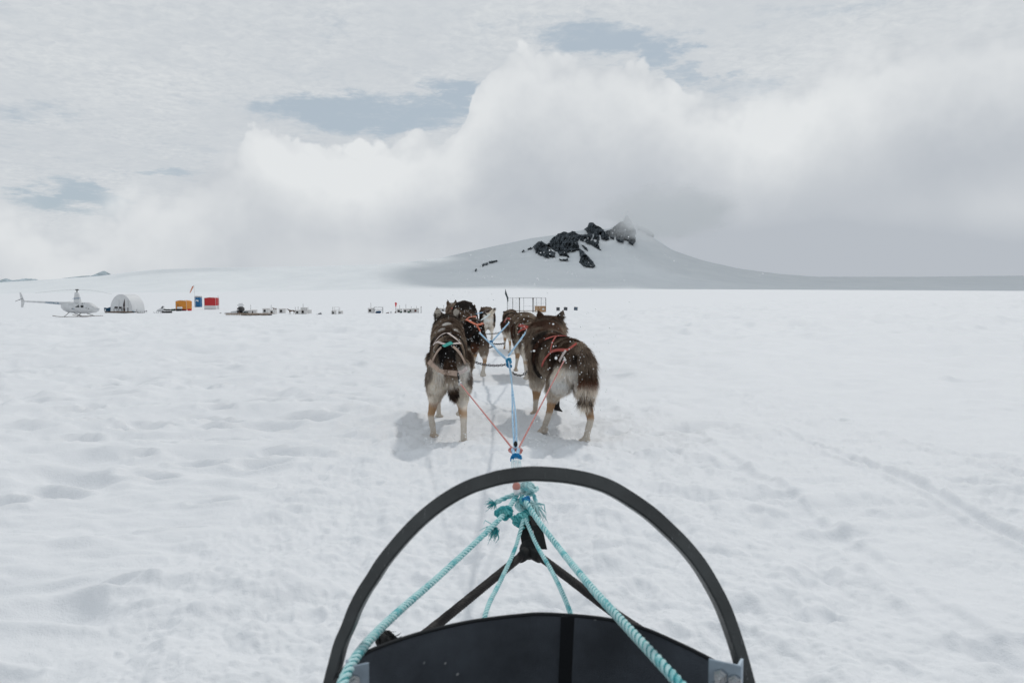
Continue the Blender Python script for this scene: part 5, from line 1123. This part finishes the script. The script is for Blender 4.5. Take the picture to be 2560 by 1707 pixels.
def snowmobile(px, Y, label, rz, body, s=1.0, windshield=GREYM, seat=BLK):
    t = thing('snowmobile', px, Y, label, 'snowmobile', rz=rz); t.scale = (s, s, s)
    mb = MB(); mb.loft([ring(x, 0, z, w, h, n=12) for x, z, w, h in ((-.05, .62, .22, .16), (.25, .62, .34, .26), (.6, .56, .36, .26), (.95, .46, .28, .18), (1.2, .38, .10, .08))]); mb.build('cowl', body, t, True, 40)
    mb = MB(); mb.loft([ring(x, 0, z, w, h, n=12) for x, z, w, h in ((-1.25, .56, .14, .06), (-1.0, .58, .22, .12), (-.4, .58, .22, .12), (.0, .64, .18, .14))]); mb.build('seat', seat, t, True, 40)
    mb = MB(); mb.prism([(-1.35, .22), (-1.15, .04), (.15, .04), (.40, .22), (.15, .36), (-1.2, .38)], -.19, .19); mb.build('track', BLK, t)
    mb = MB(); mb.prism([(.22, .80), (.42, .82), (.16, 1.22), (.08, 1.18)], -.24, .24); mb.build('windshield', windshield, t)
    mb = MB(); mb.tube([(.02, -.38, 1.0), (.12, 0, .94), (.02, .38, 1.0)], .025, 6); mb.build('handlebar', BLK, t)
    for y in (-.45, .45): mb = MB(); mb.loft([[Vector((x, y - .07, z)), Vector((x, y + .07, z)), Vector((x, y + .07, z + .04)), Vector((x, y - .07, z + .04))] for x, z in ((.25, .04), (1.15, .03), (1.4, .10), (1.5, .22))]); mb.tube([(.75, y, .06), (.65, y * .5, .40)], .03, 6); mb.build('ski', SKIB if body != WH else GREYM, t)
    mb = MB(); mb.tube([(-1.3, -.2, .40), (-1.55, 0, .46), (-1.3, .2, .40)], .02, 5); mb.build('rear_bumper', GREYM, t); return t
snowmobile(409, 112, 'pale grey snowmobile parked between the barrel tent and the orange tent', math.pi, WH, .85)
t = thing('cargo_bundle', 424, 111.5, 'dark gear bundle on the snow behind the pale snowmobile', 'bundle'); mb = MB(); mb.ball((0, 0, .10), (.34, .2, .13)); mb.ball((.2, 0, .16), (.15, .15, .12)); mb.build('body', BLK, t, True)

def box_tent(px, Y, w, h, ridge, m, label, skirt=None, curved=False, D=2.2, sk=.35):
    t = thing('square_tent', px, Y, label, 'tent', 'cloth box tents'); n = 10
    top = [(w / 2 - w * k / n, h + ridge * (math.sin(math.pi * k / n) ** .8 if curved else 1 - abs(2 * k / n - 1))) for k in range(n + 1)]
    z0 = h * sk if skirt else 0
    mb = MB(); mb.prism([(-w / 2, z0), (w / 2, z0)] + [(x * (1.0 + (.02 if curved else 0)), z) for x, z in top], 0, D); mb.build('wall', m, t)
    if skirt: mb = MB(); mb.prism([(-w / 2 - .01, 0), (w / 2 + .01, 0), (w / 2 + .01, z0), (-w / 2 - .01, z0)], -.01, D + .01); mb.build('skirt', skirt, t); mb = MB(); mb.box((0, -.02, .04), (w, .04, .08)); mb.build('base_rail', GREYM, t)
    mb = MB(); mb.tube([(x, -.015, z + .01) for x, z in top], .025, 5)
    for x in (-w / 2, w / 2): mb.tube([(x, -.015, 0), (x, -.015, h)], .02, 5)
    mb.build('frame_poles', WPANEL, t); return t
t = box_tent(452.5, 130, 1.76, 1.50, .16, ORANGE, 'orange cloth tent with a rounded top and gear piled in front', curved=True)
mb = MB(); mb.tube(spline([(-.62, -.03, .4), (-.60, -.03, .95), (-.52, -.03, 1.12), (-.44, -.03, .95), (-.42, -.03, .4)], 4), .02, 5); mb.build('door_zip', GREYM, t)
box_tent(525, 137, 1.95, 1.98, .12, REDC, 'red cloth tent with a white lower skirt', skirt=TENTW, D=1.6)
for px, h in ((541, 1.9), (545.5, 2.35)): t = thing('tent_pole', px, 138, 'shorter thin pole just right of the red tent' if h < 2 else 'taller thin pole right of the red tent, farther from it', 'pole', 'thin poles beside the red tent'); mb = MB(); mb.tube([(0, 0, -.1), (0, 0, h)], .035, 6); mb.box((0, 0, h), (.10, .05, .05)); mb.build('body', GREYM if h < 2 else WPANEL, t)
t = thing('portable_toilet', 496, 163, 'tall blue portable toilet with a grey slatted top', 'toilet'); mb = MB(); mb.box((0, 0, 1.0), (1.15, 1.15, 1.95), bev=.05); mb.build('cabin', BLUEP, t)
mb = MB(); mb.box((0, 0, 2.12), (1.18, 1.18, .26), taper=.92)
for i in range(6): mb.box((-.5 + i * .2, -.61, 2.12), (.08, .03, .22))
mb.build('roof', M_('grey_plastic', (.42, .42, .43), .6), t); mb = MB(); mb.box((0, -.585, .95), (.80, .03, 1.70)); d = mb.build('door', BLUEP, t); mb = MB(); mb.prism([(-.30, 1.48), (.22, 1.48), (.30, 1.15), (.12, 1.12), (.05, 1.25), (-.28, 1.28)], -.62, -.605); q = mb.build('door_sign', TENTW, d); mb = MB(); mb.box((.34, -.61, 1.0), (.04, .04, .14)); q = mb.build('handle', BLK, d)
t = thing('windsock', 488, 151, 'drooping orange windsock on a thin white pole behind the blue toilet', 'windsock'); H0 = P(486, 713, 151).z - t.location.z
mb = MB(); mb.tube([(.12, 0, -.2), (-.15, 0, H0)], .03, 6); mb.build('pole', WPANEL, t); mb = MB(); a, b = P(482.5, 716, 151), P(475, 732, 151); a -= t.location; b -= t.location; mb.tube([a, a.lerp(b, .5), b], [.15, .13, .08], 10); mb.build('sock', mat('faded_orange', (.62, .27, .18), .7), t); mb = MB(); mb.tube([(-.15, 0, H0), a], .02, 4); mb.build('arm', BLK, t)
# gear in front of the orange tent
for px, m, w, h, lab, nm, cat in ((431, DGREEN, .45, .30, 'dark green duffel bag, leftmost of the gear by the orange tent', 'duffel_bag', 'bag'), (436.5, BLK, .26, .34, 'black bag next to the green duffel by the orange tent', 'gear_bag', 'bag'),
                        (459.5, M_('maroon_cloth', (.22, .02, .03), .8), .75, .30, 'dark maroon bag lying before the right side of the orange tent', 'duffel_bag', 'bag'), (473.5, REDB, .62, .34, 'bright red bag, rightmost of the gear by the orange tent', 'gear_bag', 'bag')):
    t = thing(nm, px, 124, lab, cat, 'gear bags in front of the orange tent'); mb = MB(); mb.loft([ring(x * w, 0, .02 + h / 2, .16 * q, h / 2 * q, n=10) for x, q in ((-.5, .5), (-.42, .95), (0, 1), (.42, .95), (.5, .5))]); mb.build('body', m, t, True, 50); mb = MB(); mb.tube(spline([(-w * .25, -.16, h * .6), (0, -.18, h * 1.05), (w * .25, -.16, h * .6)], 3), .015, 5); mb.build('handle', BLK, t)
t = thing('generator', 447.5, 123.5, 'white and black generator case in front of the orange tent', 'generator'); mb = MB(); mb.box((0, 0, .20), (.80, .5, .36), bev=.04); mb.build('base', BLK, t); mb = MB(); mb.box((.10, -.02, .52), (.72, .5, .32), bev=.08); mb.build('lid', TENTW, t)

# long sled with its towing machine
snowmobile(601, 106, 'black snowmobile with a white windshield behind the long plank deck', R(-60), BLK, 1.12, windshield=TENTW, seat=M_('dark_seat', (.04, .035, .035), .6))
t = thing('freight_sled', 577, 107, 'long low freight sled lying left of the black snowmobile', 'sled', rz=R(8)); mb = MB()
for y in (-.3, .3): mb.tube(spline([(-1.35, y, .20), (-1.15, y, .07), (1.1, y, .05)], 4), .04, 6)
mb.build('runner', SKIB, t); mb = MB(); mb.box((.15, 0, .18), (1.8, .6, .06)); mb.prism([(-.1, .2), (.9, .2), (.75, .42), (.1, .38)], -.2, .2); mb.build('load', TENTW, t)
t = thing('pup_tent', 611.5, 98.5, 'small dark dome shelter at the left end of the plank deck', 'tent'); mb = MB(); mb.loft([[Vector((math.cos(a) * .38 * q, y, max(0, math.sin(a)) * .55 * q)) for a in [math.pi * i / 12 for i in range(13)]] for y, q in ((-.25, .93), (.1, 1), (.5, .9), (.7, .55))]); mb.build('shell', M_('dark_teal_cloth', (.012, .035, .042), .7), t, True, 60)
mb = MB(); mb.prism([(-.24, .03), (-.10, .03), (-.08, .26), (-.16, .34)], -.27, -.255); mb.build('door_flap', TENTW, t)
t = thing('plank_deck', 622.5, 95.5, 'long low deck of weathered planks lying on the snow', 'deck', sink=-.02); mb = MB()
for i in range(8): mb.box((.02 * (i % 3), -.7 + i * .2, .20), (5.45, .18, .045))
mb.build('planks', PLANK, t); mb = MB(); rg = random.Random(4)
for i in range(26): x = -2.45 + i * .195; mb.box((x, -.80, .10 + .01 * rg.random()), (.15, .04, .13 + .03 * rg.random()))
mb.build('skirting', M_('pale_plank', (.30, .24, .19), .8, .4), t); mb = MB()
for x in (.6, 1.5, 2.3): mb.box((x, -.3, .06), (.75, 1.0, .12))
mb.build('underframe', DARKH, t)

# kennels of the dog yard
def kennel():
    t = empty('dog_house', (0, 0, 0), 0, '-', 'dog house', 'white dog houses'); w, d, h = .72, .80, .56
    mb = MB(); mb.box((0, -d / 2, h / 2), (w, .03, h)); mb.box((0, d / 2, h / 2), (w, .03, h)); mb.box((-w / 2 + .015, 0, h / 2), (.03, d - .03, h)); mb.box((w / 2 - .015, 0, h / 2), (.03, d - .03, h)); mb.build('walls', WPANEL, t)
    mb = MB(); mb.box((0, -.01, h + .02), (w + .05, d + .08, .035), Matrix.Rotation(.03, 3, 'X')); mb.build('roof', WPANEL, t)
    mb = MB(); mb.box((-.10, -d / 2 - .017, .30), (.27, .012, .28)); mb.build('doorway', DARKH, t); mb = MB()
    for x, z, a, b in ((-.10, .45, .31, .025), (-.10, .15, .31, .025), (-.245, .30, .025, .3), (.045, .30, .025, .3)): mb.box((x, -d / 2 - .018, z), (a, .016, b))
    mb.build('door_frame', WPANEL, t); return t
K0 = kennel()
KN = [(622, 99.5, .0, 1, 'white dog house partly behind the small dark dome shelter'), (633.5, 100, .1, 1.05, 'white dog house just right of the small dark dome shelter'), (665.5, 108, .05, 1.1, 'white dog house standing left of the one with a dog on its roof'),
      (683, 103, 0, 1.0, 'white dog house with a dog lying on its roof'), (706, 107, .1, 1.1, 'white dog house standing right of the one with a dog on its roof'), (745.5, 101, .15, .95, 'white dog house touching the standing brown dog'),
      (760, 102, .1, 1.05, 'white dog house with a crate on top, right of the brown dog'), (771, 104, -.2, .8, 'low white dog house behind the one with a crate on top'), (834.5, 100.5, .2, .85, 'white dog house standing alone with a wire rack above it'), (851, 101.5, .1, .8, 'plain white dog house closest right of the wire rack'),
      (927.5, 101.5, .1, 1.05, 'white dog house left of the blue metal rack'), (998.5, 104, .15, 1.0, 'white dog house next to the red paddle sign'), (1014.5, 104, .1, .95, 'second white dog house right of the red paddle sign'),
      (1027.5, 103, .1, .9, 'third white dog house right of the red paddle sign'), (1040.5, 102, .1, 1.0, 'fourth white dog house right of the red paddle sign, reddish doorway'),
      (1097.5, 110, .1, .85, 'farthest left of the three small dog houses by the third left dog'), (1108.5, 109, .1, .85, 'middle of the three small dog houses by the third left dog'), (1118.5, 108, .1, .85, 'right of the three small dog houses, half hidden by the third left dog')]
for i, (px, Y, rz, s, lab) in enumerate(KN):
    o = K0 if i == 0 else copy_tree(K0); o.location = base(px, Y, .03); o.rotation_euler = (0, 0, rz); o.scale = (s, s, s); o['label'] = lab
    if px == 1040.5:
        for c in o.children:
            if c.name.startswith('doorway'): c.data = c.data.copy(); c.data.materials[0] = mat('red_brown_door', (.10, .025, .02), .8)
def crate(px, Y, z, w, h, m, label, name='crate', cat='crate'):
    t = thing(name, px, Y, label, cat, sink=-z); mb = MB()
    for k in (0.04, .5, .96): mb.box((0, 0, h * k), (w, .4, .05))
    for x in (-w / 2, -w / 4, 0, w / 4, w / 2): mb.box((x, -.2, h / 2), (.04, .03, h)); mb.box((x, .2, h / 2), (.04, .03, h))
    mb.build('slats', m, t); return t
crate(761, 102, .60, .85, .22, WPANEL, 'flat slatted crate on a white dog house roof')
def rack(px, Y, w, h, d, m, label, shelf=True):
    t = thing('metal_rack', px, Y, label, 'rack'); mb = MB()
    for x in (-w / 2, w / 2):
        for y in (-d / 2, d / 2): mb.tube([(x, y, -.05), (x, y, h)], .022, 5)
    for z in ((h, h * .62) if shelf else (h,)):
        for y in (-d / 2, d / 2): mb.tube([(-w / 2, y, z), (w / 2, y, z)], .018, 5)
        for x in (-w / 2, w / 2): mb.tube([(x, -d / 2, z), (x, d / 2, z)], .018, 5)
    mb.build('frame', m, t); return t
t = rack(946, 101, 1.05, .80, .6, GREYM, 'open metal rack frame holding a blue bundle', True); mb = MB(); mb.ball((-.05, 0, .16), (.36, .25, .20), 10, 6); mb.ball((.16, 0, .22), (.2, .2, .14), 10, 6)
b_ = thing('blue_bundle', 946, 101, 'dark blue cloth bundle under the metal rack', 'bundle'); mb.build('body', M_('blue_tarp', (.015, .06, .13), .7), b_, True)
rack(842, 100, .62, .90, .5, WPANEL, 'pale wire rack standing over the lone white dog house', True)
def stick(px, Y, h, label, m=BLK, r=.022, name='tether_pole', knob=False):
    t = thing(name, px, Y, label, 'pole', 'thin poles in the dog yard'); mb = MB(); mb.tube([(0, 0, -.15), (.01, 0, h)], r, 6); mb.build('shaft', m, t)
    if knob: mb = MB(); mb.ball((0, 0, h * .35), (.07, .07, .10), 8, 5); mb.build('flag', m, t)
for px, Y, h, lab, kb in ((626.5, 102, 1.30, 'slanting thin pole behind the houses by the dark dome shelter', 0), (677.5, 105, 1.15, 'thin pole left of the roof with the dog on it', 0), (738, 103, .9, 'short thin pole above the rump of the brown dog', 0), (745, 104, 1.0, 'thin pole behind the dog house beside the brown dog', 0), (757.5, 103, 1.35, 'tall dark pole behind the house with a crate on top', 0),
                          (831.5, 100, 1.0, 'thin dark pole at the left side of the lone white dog house', 0), (927, 103, 1.40, 'thin pole above the dog house left of the metal rack', 0), (999, 106, 1.0, 'faint pole behind the first house right of the paddle sign', 0), (1014.5, 106, 1.15, 'dark pole behind the second house right of the paddle sign', 0),
                          (1028, 105, .9, 'short pole behind the third house right of the paddle sign', 0), (1041, 104, .95, 'thin pole with a small dark knob behind the fourth house', 1), (1052.5, 101, .92, 'lone thick pole just right of the fourth house', 0), (1109, 111, .95, 'left of two thin poles above the three small dog houses', 0), (1117, 111, .75, 'right of two thin poles above the three small dog houses', 0)):
    stick(px, Y, h, lab, knob=bool(kb), r=.03 if px == 1052.5 else .018)
t = thing('paddle_sign', 989.5, 100.5, 'red paddle shaped sign on a pole with a brown base', 'sign'); mb = MB(); mb.tube([(0, 0, 0), (0, 0, .8)], .028, 6); mb.build('post', SKIB, t); z1 = 1.38
mb = MB(); mb.prism([(math.sin(a) * .14 * (1 - .35 * (math.cos(a) < 0)), z1 - .14 + math.cos(a) * (.20 if math.cos(a) > 0 else .42)) for a in [i * math.pi / 10 for i in range(20)]], -.02, .02); mb.build('paddle', REDB, t); mb = MB(); mb.box((-.05, 0, .14), (.30, .3, .28), taper=.3); mb.build('base', SKIB, t)
for px, Y, m, lab in ((1002.5, 101, DGREEN, 'dark green bucket before the first house right of the paddle sign'), (1021.8, 100.5, DGREEN, 'green bucket between the second and third house by the paddle sign')):
    t = thing('bucket', px, Y, lab, 'bucket', 'green buckets in the dog yard'); mb = MB(); mb.tube([(0, 0, 0), (0, 0, .28)], [.13, .16], 12); mb.build('body', m, t); mb = MB(); mb.tube([(0, 0, .28), (0, 0, .31)], .175, 12); mb.build('rim', WPANEL, t)
for px, Y, m, w, h, lab, nm in ((968.5, 100, SKIB, .45, .14, 'low brown gear heap on the snow right of the metal rack', 'gear_heap'), (977.2, 100, TENTW, .22, .34, 'small white tub standing left of the red paddle sign', 'tub'), (799.5, 101, GREYM, .50, .22, 'small grey gear heap on open snow between dog houses', 'gear_heap'), (792.5, 100, GREYM, .28, .12, 'tiny grey object left of the grey gear heap', 'feed_bowl'), (645, 99, GREYM, .24, .16, 'tiny grey tub at the right of the shelter houses', 'tub'), (592, 104, GREYM, .5, .16, 'dark gear lying by the freight sled', 'gear_heap')):
    t = thing(nm, px, Y, lab, 'tub' if nm == 'tub' else 'bowl' if nm == 'feed_bowl' else 'gear'); mb = MB()
    if nm == 'gear_heap': mb.ball((0, 0, h * .4), (w / 2, .2, h * .7)); mb.ball((w * .2, -.05, h * .8), (w * .2, .12, h * .5)); mb.tube([(-w * .4, 0, h * .6), (w * .4, 0, h * 1.4)], .02, 5); mb.build('body', m, t, True)
    else: mb.tube([(0, 0, 0), (0, 0, h), (0, 0, h * .9)], [w * .40, w * .5, w * .42], 12); mb.build('body', m, t)

def far_dog(px, Y, label, lying=False, z=0.0, s=1.0):
    t = thing('dog', px, Y, label, 'dog', sink=-z + .02); mb = MB(); dz = -.30 if lying else 0
    mb.loft([ring(x, 0, zz + dz, w, h, n=10, sq=1) for x, zz, w, h in ((.42, .52, .05, .06), (.34, .53, .09, .10), (.1, .54, .08, .085), (-.15, .53, .10, .12), (-.30, .56, .09, .12), (-.42, .66, .06, .08), (-.50, .72, .055, .065))])
    mb.ball((-.54, 0, .74 + dz), (.085, .06, .065)); mb.tube([(-.56, 0, .73 + dz), (-.72, 0, .70 + dz)], [.045, .022], 8)
    for y in (-.035, .035): mb.tube([(-.51, y, .78 + dz), (-.50, y * 1.3, .86 + dz)], [.026, .006], 6)
    if not lying:
        for x, y, q in ((-.27, -.07, -.05), (-.22, .07, .06), (.32, -.08, -.02), (.38, .08, .08)):
            mb.tube([(x, y, .50), (x + q * .3 + (.03 if x > 0 else 0), y, .30), (x + q + (.06 if x > 0 else 0), y, .17), (x + q, y, .01)], [.06, .038, .024, .024], 8); mb.ball((x + q - .03, y, .02), (.045, .025, .02), 8, 5)
    else:
        for x in (-.25, .3):
            for y in (-.09, .09): mb.tube([(x, y, .2), (x - .1, y, .05), (x - .26, y, .03)], [.05, .035, .02], 8)
    mb.tube([(.42, 0, .56 + dz), (.52, 0, .50 + dz), (.60, 0, .36 + dz)], [.035, .03, .012], 8)
    tmp = mb.build('tmp', BROWNF, smooth=True); rm = tmp.modifiers.new('r', 'REMESH'); rm.mode = 'VOXEL'; rm.voxel_size = .016; sm = tmp.modifiers.new('s', 'SMOOTH'); sm.iterations = 3
    dg = bpy.context.evaluated_depsgraph_get(); dg.update(); me = bpy.data.meshes.new_from_object(tmp.evaluated_get(dg)); bpy.data.objects.remove(tmp)
    o = bpy.data.objects.new('body', me); COL.objects.link(o); o.parent = t; t.scale = (s,) * 3; return t
far_dog(728.5, 100.5, 'brown dog standing sideways on the snow facing left', s=.88)
far_dog(687, 103, 'brown and white dog lying on a dog house roof', True, z=.60, s=.55)

# wire pen
t = thing('wire_pen', 1316, 98, 'open pen of dark metal posts and wire mesh panels', 'pen', sink=-.05); X = lambda px: (px - 1316) * 98 / F; Hp = P(1316, 744.5, 98).z - t.location.z
posts = [(1268.2, .022, -.2), (1282, .028, 0), (1298.7, .05, -.3), (1309.7, .02, 1.5), (1332.4, .062, -.3), (1342.4, .02, 1.5), (1354, .022, 1.4), (1364.4, .034, 0)]
for px, r, y in posts: mb = MB(); mb.tube([(X(px), y, -.15), (X(px), y, Hp)], r, 8); (mb.box((X(px), y, Hp - .1), (r * 2.6, r * 2.6, .2)) if r > .04 else None); mb.build('post', BLK if r > .025 else GREYM, t)
mb = MB()
for a, b in ((0, 1), (1, 2), (2, 4), (4, 7)): mb.tube([(X(posts[a][0]), posts[a][2], Hp), (X(posts[b][0]), posts[b][2], Hp)], .018, 5)
mb.tube([(X(1268.2), -.2, Hp), (X(1309.7), 1.5, Hp), (X(1342.4), 1.5, Hp), (X(1364.4), 0, Hp)], .014, 5); mb.tube([(X(1309.7), 1.5, .68), (X(1332.4), 1.5, .68)], .012, 5); mb.build('top_rail', GREYM, t)
mb = MB()
for a, b in ((1270, 1298), (1300, 1332), (1333, 1338)): mb.box(((X(a) + X(b)) / 2, -.1, .16), (X(b) - X(a), .10, .07))
mb.build('base_rail', PLANK, t); mb = MB()
for a, b in ((1269, 1298), (1333, 1364)):
    for i in range(int((b - a) / 2.4)): x = X(a + i * 2.4); mb.tube([(x, -.1, .2), (x, -.1, Hp)], .0035, 3, cap=False)
    for i in range(10): z = .2 + i * (Hp - .2) / 10; mb.tube([(X(a), -.1, z), (X(b), -.1, z)], .0035, 3, cap=False)
mb.build('wire_mesh', GREYM, t)
t = thing('plywood_box', 1350.5, 97, 'plywood box inside the right end of the wire pen', 'box', sink=-.03); mb = MB(); mb.box((0, 0, .36), (1.30, .7, .68)); mb.build('body', PLY, t); mb = MB(); mb.box((0, -.01, .715), (1.38, .78, .03)); mb.box((-.44, -.36, .36), (.36, .02, .66)); mb.build('lid', M_('pale_plywood', (.46, .31, .19), .75), t); mb = MB(); mb.box((.36, -.36, .36), (.22, .02, .22)); mb.build('patch', WPANEL, t)
t = thing('banner_flag', 1268.4, 97.2, 'dark feather shaped banner drooping from a tall pole at the pen', 'flag', sink=.1); zt = P(1263.4, 722, 97.2).z - t.location.z; mb = MB(); mb.tube([(0, 0, 0), (0, 0, zt * .62), (-.12, 0, zt * .82), (-.26, 0, zt)], [.02, .018, .014, .008], 6); mb.build('pole', BLK, t)
mb = MB(); mb.prism([(-.25, zt), (-.30, zt * .80), (-.22, zt * .74), (-.10, zt * .66), (-.07, zt * .60), (.05, zt * .48), (.13, zt * .52), (.12, zt * .66), (.02, zt * .74), (-.10, zt * .86)], -.012, .012); mb.build('cloth', mat('grey_green_banner', (.055, .075, .08), .8, var=.7, vscale=5), t)
t = thing('tyre_stack', 1264, 96.5, 'black tyre shaped heap with snow on top left of the pen', 'tyres', sink=-.06); mb = MB()
for c, r in (((-.06, 0, .16), .25), ((.22, .05, .13), .19)): mb.tube([Vector(c) + Vector((math.cos(a) * r * .7, math.sin(a) * r * .7, 0)) for a in [i * math.pi / 8 for i in range(17)]], .11, 8, cap=False)
mb.build('tyre', BLK, t, True); mb = MB(); mb.ball((-.08, 0, .28), (.18, .16, .05)); mb.build('snow_cap', TENTW, t, True)
t = thing('pallet', 1261, 96.3, 'pale pallet lying under the black tyre heap', 'pallet'); mb = MB()
for i in range(5): mb.box((0, -.4 + i * .2, .05), (1.2, .14, .03))
for x in (-.5, 0, .5): mb.box((x, 0, .0), (.08, .95, .08))
mb.build('boards', WPANEL, t)
for px, lab, rz in ((1395, 'left of the three dark square boxes on the snow', .0), (1413.5, 'middle of the three dark square boxes on the snow', .12), (1439, 'right, bluish one of the three dark square boxes on the snow', .15)):
    t = thing('dark_box', px, 99.5 if px < 1430 else 98.5, lab, 'box', 'dark square boxes right of the pen', sink=-.04); t.rotation_euler = (0, rz * .6, rz); mb = MB(); mb.box((0, 0, .21), (.38, .36, .40), bev=.015); mb.build('body', mat('slate_box', (.075, .085, .095) if px < 1430 else (.10, .14, .18), .6, var=.3, vscale=8), t)
    mb = MB()
    for a, b, c, d in ((0, .40, .40, .03), (0, .02, .40, .03), (-.19, .21, .03, .40), (.19, .21, .03, .40)): mb.box((a, -.185, b), (c, .02, d))
    mb.build('rim', BLK, t)

# ------------------------------------------------------------ snow thrown up by the paws, hanging in the air
def flakes():
    rg = random.Random(8); V = []; Fc = []; mb = MB()
    def put(px, py, Y, r):
        c = P(px, py, Y)
        if c.z < .02: return
        r *= .52
        mb.ball(c, (r * rg.uniform(.8, 1.3), r * rg.uniform(.8, 1.2), r * rg.uniform(.8, 1.2)), 6, 4)
    for i in range(150): put(rg.gauss(1130, 45), rg.gauss(880, 90), rg.uniform(4.2, 4.9), rg.choice((.0022, .003, .0042)))
    for i in range(190): put(rg.gauss(1420, 60), rg.gauss(900, 90), rg.uniform(4.1, 4.8), rg.choice((.0022, .003, .0045, .006)))
    for i in range(90): put(rg.gauss(1175, 30), rg.gauss(800, 40), rg.uniform(7.4, 8.2), rg.choice((.004, .005, .007)))
    for i in range(90): put(rg.gauss(1300, 35), rg.gauss(830, 50), rg.uniform(7.2, 8.0), rg.choice((.004, .005, .008)))
    for i in range(170): put(rg.uniform(1060, 1180), rg.gauss(1105, 18), rg.uniform(4.5, 4.85), rg.choice((.003, .004, .006)))
    for i in range(190): put(rg.uniform(1320, 1480), rg.gauss(1105, 24), rg.uniform(4.4, 4.8), rg.choice((.003, .004, .006)))
    for i in range(110): put(rg.gauss(1260, 110), rg.gauss(690, 30), rg.uniform(4, 8), rg.choice((.0035, .005, .007)))
    for i in range(14): put(1560 + rg.gauss(0, 10), 470 + i * 9 + rg.gauss(0, 5), rg.uniform(3.5, 5), rg.choice((.003, .004, .0055)))
    for i in range(70): put(rg.uniform(1350, 1750), rg.uniform(560, 715), rg.uniform(4, 7), rg.choice((.003, .004, .006)))
    for q in ((1343, 696, 5, .010), (1346, 699, 5, .008), (1383, 810, 4.6, .010), (1335, 877, 4.5, .014), (1390, 895, 4.0, .016), (1560, 701, 4.5, .008), (1685, 652, 5, .009), (1907, 684, 5, .010), (1900, 688, 5, .006)): put(*q)
    o = mb.build('airborne_snow', mat('snow_grain', (.88, .90, .91), .8), smooth=True); tag(o, 'white snow grains flying in the air around the dogs', 'snow', kind='stuff')
flakes()
